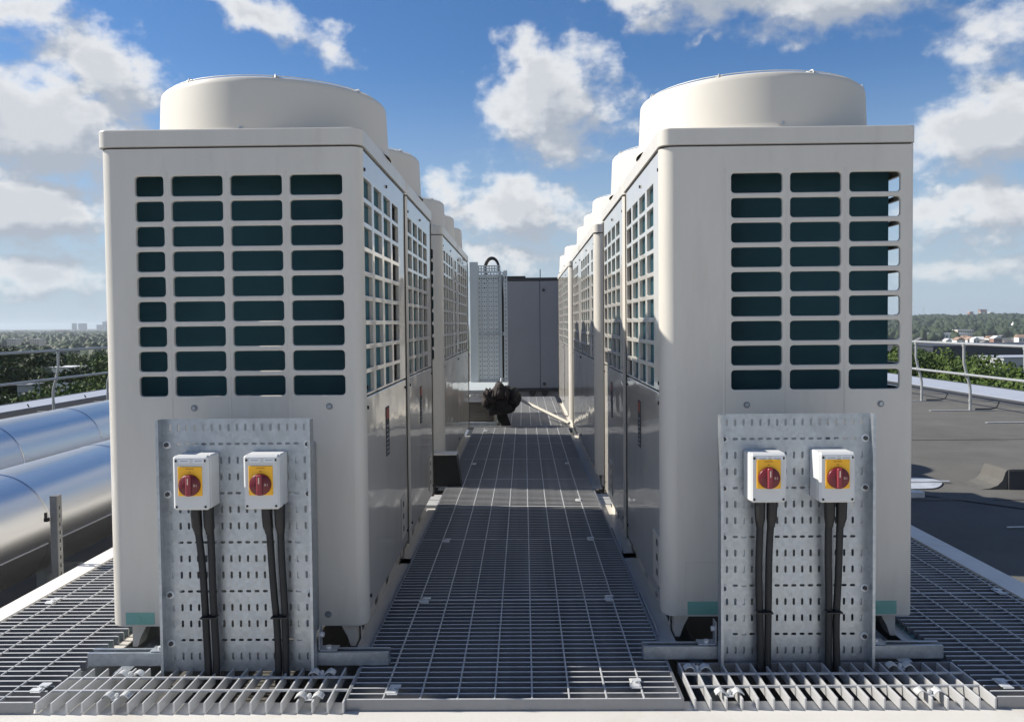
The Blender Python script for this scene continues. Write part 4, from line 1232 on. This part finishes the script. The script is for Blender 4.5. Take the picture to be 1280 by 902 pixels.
# ------------------------------------------------------------------ trees
def crown_mesh(name, kind, seed):
    rnd = random.Random(seed)
    H = 1.0
    cl = []
    nC = 46 if kind == 'broad' else 40
    for i in range(nC):
        while True:
            p = Vector((rnd.uniform(-1, 1), rnd.uniform(-1, 1), rnd.uniform(-1, 1)))
            if .3 < p.length < 1: break
        p = p.normalized() * p.length ** .4
        if kind == 'broad': c = Vector((p.x * 4.2, p.y * 4.2, p.z * 4.4)); r = rnd.uniform(1.0, 1.75); fl = .8
        else: c = Vector((p.x * 4.4, p.y * 4.4, p.z * 4.6)); c.z = round(c.z / 1.15) * 1.15 + rnd.uniform(-.15, .15); r = rnd.uniform(1.2, 2.0); fl = .33
        cl.append((c, r, fl))
    vs, fs = [], []
    for (c, r, fl) in cl:
        for q in range(230):
            while True:
                d = Vector((rnd.gauss(0, 1), rnd.gauss(0, 1), rnd.gauss(0, 1)))
                if d.length > .1: break
            d.normalize()
            p = c + Vector((d.x, d.y, d.z * fl)) * r * rnd.uniform(.62, 1.06)
            nn = (d + Vector((rnd.gauss(0, .55), rnd.gauss(0, .55), rnd.gauss(0, .55)))).normalized()
            a = nn.orthogonal().normalized(); bb = nn.cross(a); an_ = rnd.uniform(0, 6.28)
            u = a * math.cos(an_) + bb * math.sin(an_); w = nn.cross(u); sz = rnd.uniform(.10, .21)
            k = len(vs)
            vs += [p - u * sz, p + w * sz * .55, p + u * sz, p - w * sz * .55]
            fs.append((k, k + 1, k + 2, k + 3))
    me = bpy.data.meshes.new(name); me.from_pydata([tuple(v) for v in vs], [], fs); me.update()
    return me


def trunk_mesh(seed, h):
    rnd = random.Random(seed); b = MB()
    b.tube([(0, 0, 0), (.1, .05, h * .35), (-.05, .1, h * .7), (0, 0, h)], .3, 8, rads=[.42, .32, .22, .08])
    for k in range(6):
        a = rnd.uniform(0, 6.28); z = h * rnd.uniform(.45, .75); l_ = rnd.uniform(1.6, 2.8)
        b.tube([(0, 0, z), (math.cos(a) * l_ * .5, math.sin(a) * l_ * .5, z + 1.0), (math.cos(a) * l_, math.sin(a) * l_, z + 1.7)], .1, 6, rads=[.16, .1, .03])
    me = bpy.data.meshes.new('trunk'); me.from_pydata(b.v, [], b.f); me.materials.append(MATS['bark']); return me


CR = {'broad': [], 'pine': []}
for s_ in range(4):
    for k_, m_ in (('broad', 'leaf_broad'), ('pine', 'leaf_dark')):
        me = crown_mesh('crown', k_, 10 + s_); me.materials.append(MATS[m_]); CR[k_].append(me)
TK = [trunk_mesh(k, 10.5) for k in range(2)]


def tree(kind, bx, D, ztop, label, group, scale=1., v=0, rot=0.):
    x, y = bx * D, D
    zt = 1.0 + ztop * D; g = terrain_z(x, y)
    Ht = zt - g; s_ = Ht / 15.2
    t = thing('pine_tree' if kind == 'pine' else 'broadleaf_tree', label, 'tree', (x, y, g), group)
    tr = bpy.data.objects.new('trunk', TK[v % 2]); COL.objects.link(tr); tr.parent = t; tr.scale = (s_, s_, s_)
    cr = bpy.data.objects.new('crown', CR[kind][v % 4]); COL.objects.link(cr); cr.parent = t
    cr.location = (0, 0, 10.3 * s_); cr.scale = (scale * s_, scale * s_, s_); cr.rotation_euler = (0, 0, rot)
    return t


LT = [('pine', -.665, 62, -.030), ('pine', -.615, 58, -.030), ('pine', -.575, 66, -.034), ('broad', -.528, 70, -.033), ('broad', -.496, 64, -.036),
      ('pine', -.715, 70, -.028), ('broad', -.555, 50, -.066), ('pine', -.640, 44, -.062), ('broad', -.515, 46, -.072), ('broad', -.600, 40, -.082), ('pine', -.69, 40, -.075),
      ('broad', -.585, 120, -.024), ('broad', -.535, 130, -.026), ('pine', -.635, 125, -.022), ('broad', -.50, 125, -.027), ('broad', -.78, 72, -.03), ('pine', -.85, 60, -.03), ('broad', -.44, 80, -.035)]
ORD = ['first', 'second', 'third', 'fourth', 'fifth', 'sixth', 'seventh', 'eighth', 'ninth', 'tenth', 'eleventh', 'twelfth', 'thirteenth', 'fourteenth', 'fifteenth', 'sixteenth', 'seventeenth', 'eighteenth', 'nineteenth', 'twentieth', 'twenty-first', 'twenty-second']
row = lambda D: 'low front row' if D < 55 else 'middle row' if D < 100 else 'back row'


def place_word(T, i):
    same = sorted((q[1], j) for j, q in enumerate(T) if q[0] == T[i][0] and row(q[2]) == row(T[i][2]))
    return ORD[[j for _, j in same].index(i)] + ' from the left in the ' + row(T[i][2])


for i, (k, bx, D, zt) in enumerate(LT):
    lab = {'pine': 'dark layered pine beyond the left parapet, ', 'broad': 'dark broadleaf tree beyond the left parapet, '}[k] + place_word(LT, i)
    tree(k, bx, D, zt, lab, 'dark pines beyond the left parapet' if k == 'pine' else 'broadleaf trees beyond the left parapet', random.uniform(.85, 1.05), i, i * 1.3)
RT = [('broad', .492, 80, -.0285), ('broad', .455, 74, -.03), ('broad', .535, 70, -.046), ('broad', .575, 66, -.046), ('broad', .615, 64, -.047), ('broad', .515, 58, -.056), ('broad', .555, 54, -.056),
      ('broad', .60, 52, -.058), ('broad', .65, 56, -.05), ('broad', .48, 50, -.058), ('broad', .70, 60, -.045), ('broad', .53, 42, -.078), ('broad', .585, 40, -.08), ('broad', .47, 40, -.08), ('broad', .64, 44, -.07), ('broad', .76, 66, -.042), ('broad', .42, 78, -.032)]
for i, (k, bx, D, zt) in enumerate(RT):
    tree(k, bx, D, zt, 'bushy green tree beyond the right parapet, ' + place_word(RT, i), 'bushy trees beyond the right parapet', random.uniform(.9, 1.1), i, i * 2.1)

# far-off woods: thousands of small crowns nobody could count
def ico():
    import bmesh
    bm = bmesh.new(); bmesh.ops.create_icosphere(bm, subdivisions=2, radius=1); v = [tuple(q.co) for q in bm.verts]; f = [tuple(q.index for q in g.verts) for g in bm.faces]; bm.free()
    return v, f


iv, if_ = ico()
b = MB()
rnd = random.Random(5)
cnt = 0
for (b0, b1) in ((-.95, -.38), (.38, .95)):
    for d0, d1, num in ((300, 480, 700), (480, 1000, 2600), (1000, 2000, 3200), (2000, 4200, 2600)):
        for i in range(num):
            D = math.sqrt(rnd.uniform(d0 ** 2, d1 ** 2)); bx = rnd.uniform(b0, b1)
            if .44 < bx < .66 and (D < 660 or (D < 800 and rnd.random() < .8)): continue
            if bx < -.575 and bx > -.645 and 470 < D < 660: continue
            if mnoise.noise((bx * 20, D * .004, 5)) > .28: continue
            x, y = bx * D, D; g = terrain_z(x, y)
            r = rnd.uniform(2.2, 4.6) * (1 if D < 1000 else 1.6); h = rnd.uniform(5, 10) if D < 1000 else rnd.uniform(6, 11)
            sd = rnd.uniform(0, 99); base = len(b.v)
            for v in iv:
                q = 1 + .75 * mnoise.noise((v[0] * 2.6 + sd, v[1] * 2.6, v[2] * 2.6))
                b.v.append((x + v[0] * r * q, y + v[1] * r * q, g + h * .55 + v[2] * h * .55 * q))
            for f in if_: b.f.append(tuple(base + k for k in f)); b.sm.append(True)
far = stuff(b.build('far_woodland', 'leaf_far'))
tag(far, 'hazy far woodland spread over the land beyond the roof', 'woodland')

# ------------------------------------------------------------------ far buildings
def house(name, label, cat, bx, D, w, dep, h, m, roof='flat', rm='roof_pale', base=None, windows=0, group=None):
    x, y = bx * D, D; g = terrain_z(x, y) if base is None else base
    t = thing(name, label, cat, (x, y, g), group)
    MB().box(x - w / 2, x + w / 2, y, y + dep, g - 2, g + h).build('wall', m, t)
    if roof == 'flat': MB().box(x - w / 2 - .2, x + w / 2 + .2, y - .2, y + dep + .2, g + h + .005, g + h + .005 + min(.5, D * .0006)).build('roof', rm, t)
    elif roof == 'gable': MB().prism([(x - w / 2 - .3, g + h + .005), (x + w / 2 + .3, g + h + .005), (x, g + h + w * .35)], 'Y', y - .3, y + dep + .3).build('roof', rm, t, recalc=True)
    elif roof == 'long': MB().prism([(y - .3, g + h + .005), (y + dep + .3, g + h + .005), (y + dep / 2, g + h + dep * .35)], 'X', x - w / 2 - .3, x + w / 2 + .3).build('roof', rm, t, recalc=True)
    elif roof == 'dome':
        MB().lathe([(w / 2, g + h + .01), (w * .45, g + h + w * .2), (w * .25, g + h + w * .42), (.01, g + h + w * .5)], x, y + dep / 2, 16).build('roof', rm, t)
    if windows:
        nx, nz = windows; k = 0
        for i in range(nx):
            for j in range(nz):
                ww = w / nx * .5; x0 = x - w / 2 + w / nx * (i + .25); z0 = g + h / nz * (j + .3)
                MB().box(x0, x0 + ww, y - .12, y - .02, z0, z0 + h / nz * .45).build('window', 'glass_grey', t)
    return t


def zat(D, s): return 1.0 + s * D


def top(bx, D, s): return zat(D, s) - terrain_z(bx * D, D)


house('apartment_block', 'pale pinkish slab block beyond the left trees, the left one of two', 'building', -.6235, 620, 7.0, 9, top(-.6235, 620, -.0126), 'render_cream', windows=(4, 6))
house('apartment_block', 'pale pinkish slab block beyond the left trees, the right one of two', 'building', -.5955, 640, 7.0, 9, top(-.5955, 640, -.0129), 'render_cream', windows=(4, 6))
SK = [(-.5477, .0061, 9, 'slim far skyline tower, leftmost of the tall pair'), (-.5375, .0058, 24, 'broad twin-topped far skyline tower beside the slim one'), (-.5165, .004, 16, 'grey far skyline block left of the spired tower'),
      (-.5095, .0077, 14, 'tallest spired far skyline tower nearest the left unit'), (-.503, .0055, 20, 'far skyline block just right of the spired tower')]
for bx, s_, w, lab in SK: house('skyline_tower', lab, 'tower', bx, 3300, w, 22, top(bx, 3300, s_), 'tower_grey', group='far skyline towers')
t = thing('spire', 'thin mast on the tallest far skyline tower', 'mast', (-.508 * 3300, 3305, 25)); MB().tube([(-.508 * 3300, 3305, zat(3300, .0077)), (-.508 * 3300, 3305, zat(3300, .0105))], 1.2, 5).build('mast', 'tower_grey', t)
for i in range(16):
    bx = -.64 + .0095 * i + random.uniform(-.003, .003); D = random.uniform(1700, 2900)
    house('far_block', 'low hazy far building beyond the left trees, %s from the left' % ORD[i], 'building', bx, D, random.uniform(14, 40), 14, top(bx, D, random.uniform(-.0055, -.002)) if D > 2000 else random.uniform(8, 13), random.choice(['tower_grey', 'render_white', 'brick_red', 'tower_grey']), group='low far buildings on the left')
house('white_shed', 'white roofed building among the left trees', 'building', -.564, 85, 1.9, 3, top(-.564, 85, -.0475), 'render_white', rm='roof_pale')
house('grey_shed', 'small grey hut low among the left trees', 'building', -.612, 56, .7, 1.5, top(-.612, 56, -.0685), 'tower_grey', rm='tower_grey')
# right: houses on the slope, long pale buildings, hilltop towers, water tower
house('long_building', 'long pale flat-roofed building on the right slope, lower one', 'building', .5035, 760, 46, 14, top(.5035, 760, -.0165), 'render_white', rm='roof_pale', windows=(12, 1))
house('long_building', 'long pale pinkish building on the right slope, taller one', 'building', .5285, 800, 15, 14, top(.5285, 800, -.0125), 'render_cream', rm='roof_pale', windows=(7, 2))
HS = [(.4765, 520, 'gable'), (.509, 560, 'gable'), (.516, 580, 'long'), (.523, 540, 'gable'), (.53, 600, 'long'), (.536, 560, 'gable'), (.5415, 530, 'gable'), (.547, 610, 'long'), (.554, 570, 'gable'), (.5605, 600, 'long'), (.567, 540, 'gable'), (.573, 590, 'gable'), (.580, 560, 'long'), (.5885, 600, 'gable'), (.596, 550, 'long'), (.605, 590, 'gable')]
for i, (bx, D, rf) in enumerate(HS):
    house('hillside_house', 'small house with pitched roof on the right slope, %s from the left' % ORD[i], 'house', bx, D, random.uniform(3.6, 6.2), random.uniform(4.5, 6.5), top(bx, D, -.0245 + random.uniform(-.0025, .003)) , random.choice(['render_white', 'render_cream', 'render_white', 'brick_red']), rf, random.choice(['roof_slate', 'roof_tile', 'roof_slate', 'roof_pale']), windows=(2, 2), group='pale houses on the right slope')
for i in range(22):
    bx = .485 + .0058 * i; D = random.uniform(950, 1300)
    house('hillside_house', 'tiny white house among trees high on the right hill, %s from the left' % ORD[i], 'house', bx, D, random.uniform(3, 5), 6, top(bx, D, random.uniform(-.0105, -.005)), 'render_white', 'long', random.choice(['roof_slate', 'roof_tile']), group='tiny houses on the right hill')
house('tower_block', 'left small tower on the right hilltop', 'tower', .5352, 1900, 9, 9, top(.5352, 1900, .0095), 'brick_red', rm='render_white')
house('tower_block', 'tall middle tower with dark top on the right hilltop', 'tower', .5495, 1920, 15, 9, top(.5495, 1920, .0120), 'brick_red', rm='dark_cladding')
house('tower_block', 'white low block in front of the middle hilltop tower', 'tower', .5490, 1890, 8, 9, top(.5490, 1890, .0085), 'render_white', rm='roof_pale')
house('tower_block', 'right small pale tower on the right hilltop', 'tower', .5600, 1900, 9, 9, top(.5600, 1900, .0085), 'render_cream', rm='render_white')
x_, y_ = .5845 * 900, 900
t = thing('water_tower', 'white domed turret above the houses on the right slope', 'turret', (x_, y_, terrain_z(x_, y_)))
MB().lathe([(1.6, terrain_z(x_, y_)), (1.6, zat(900, -.010)), (2.0, zat(900, -.0095)), (2.0, zat(900, -.0075)), (1.5, zat(900, -.0055)), (.5, zat(900, -.0042)), (.3, zat(900, -.003)), (.01, zat(900, -.0028))], x_, y_, 16).build('turret_body', 'render_white', t)
x_, y_ = .4785 * 1900, 1900
t = thing('radio_mast', 'thin lattice mast on the skyline beside the right unit', 'mast', (x_, y_, terrain_z(x_, y_)))
MB().tube([(x_, y_, terrain_z(x_, y_)), (x_, y_, zat(1900, .016))], .5, 4).build('mast', 'tower_grey', t)
house('dark_building', 'dark flat-roofed building behind the right trees', 'building', .590, 150, 30, 20, top(.590, 150, -.0315), 'dark_cladding', rm='dark_cladding')
t = house('low_roof', 'pale low roof strip between the right trees and dark building', 'building', .612, 132, 10, 8, top(.612, 132, -.0458), 'tower_grey', rm='cap_grey')

# ------------------------------------------------------------------ the air
b = MB(); b.box(-8200, 8200, -8200, 8200, -19.5, 48)
hz_ = b.build('haze', 'void_black'); stuff(hz_)
m = bpy.data.materials.new('haze'); m.use_nodes = True
t_ = m.node_tree; t_.nodes.clear()
pv = t_.nodes.new('ShaderNodeVolumePrincipled'); pv.inputs['Color'].default_value = (.80, .90, 1, 1); pv.inputs['Density'].default_value = 1.7e-4
pv.inputs['Anisotropy'].default_value = .2
out = t_.nodes.new('ShaderNodeOutputMaterial'); t_.links.new(pv.outputs[0], out.inputs['Volume'])
hz_.data.materials.clear(); hz_.data.materials.append(m)
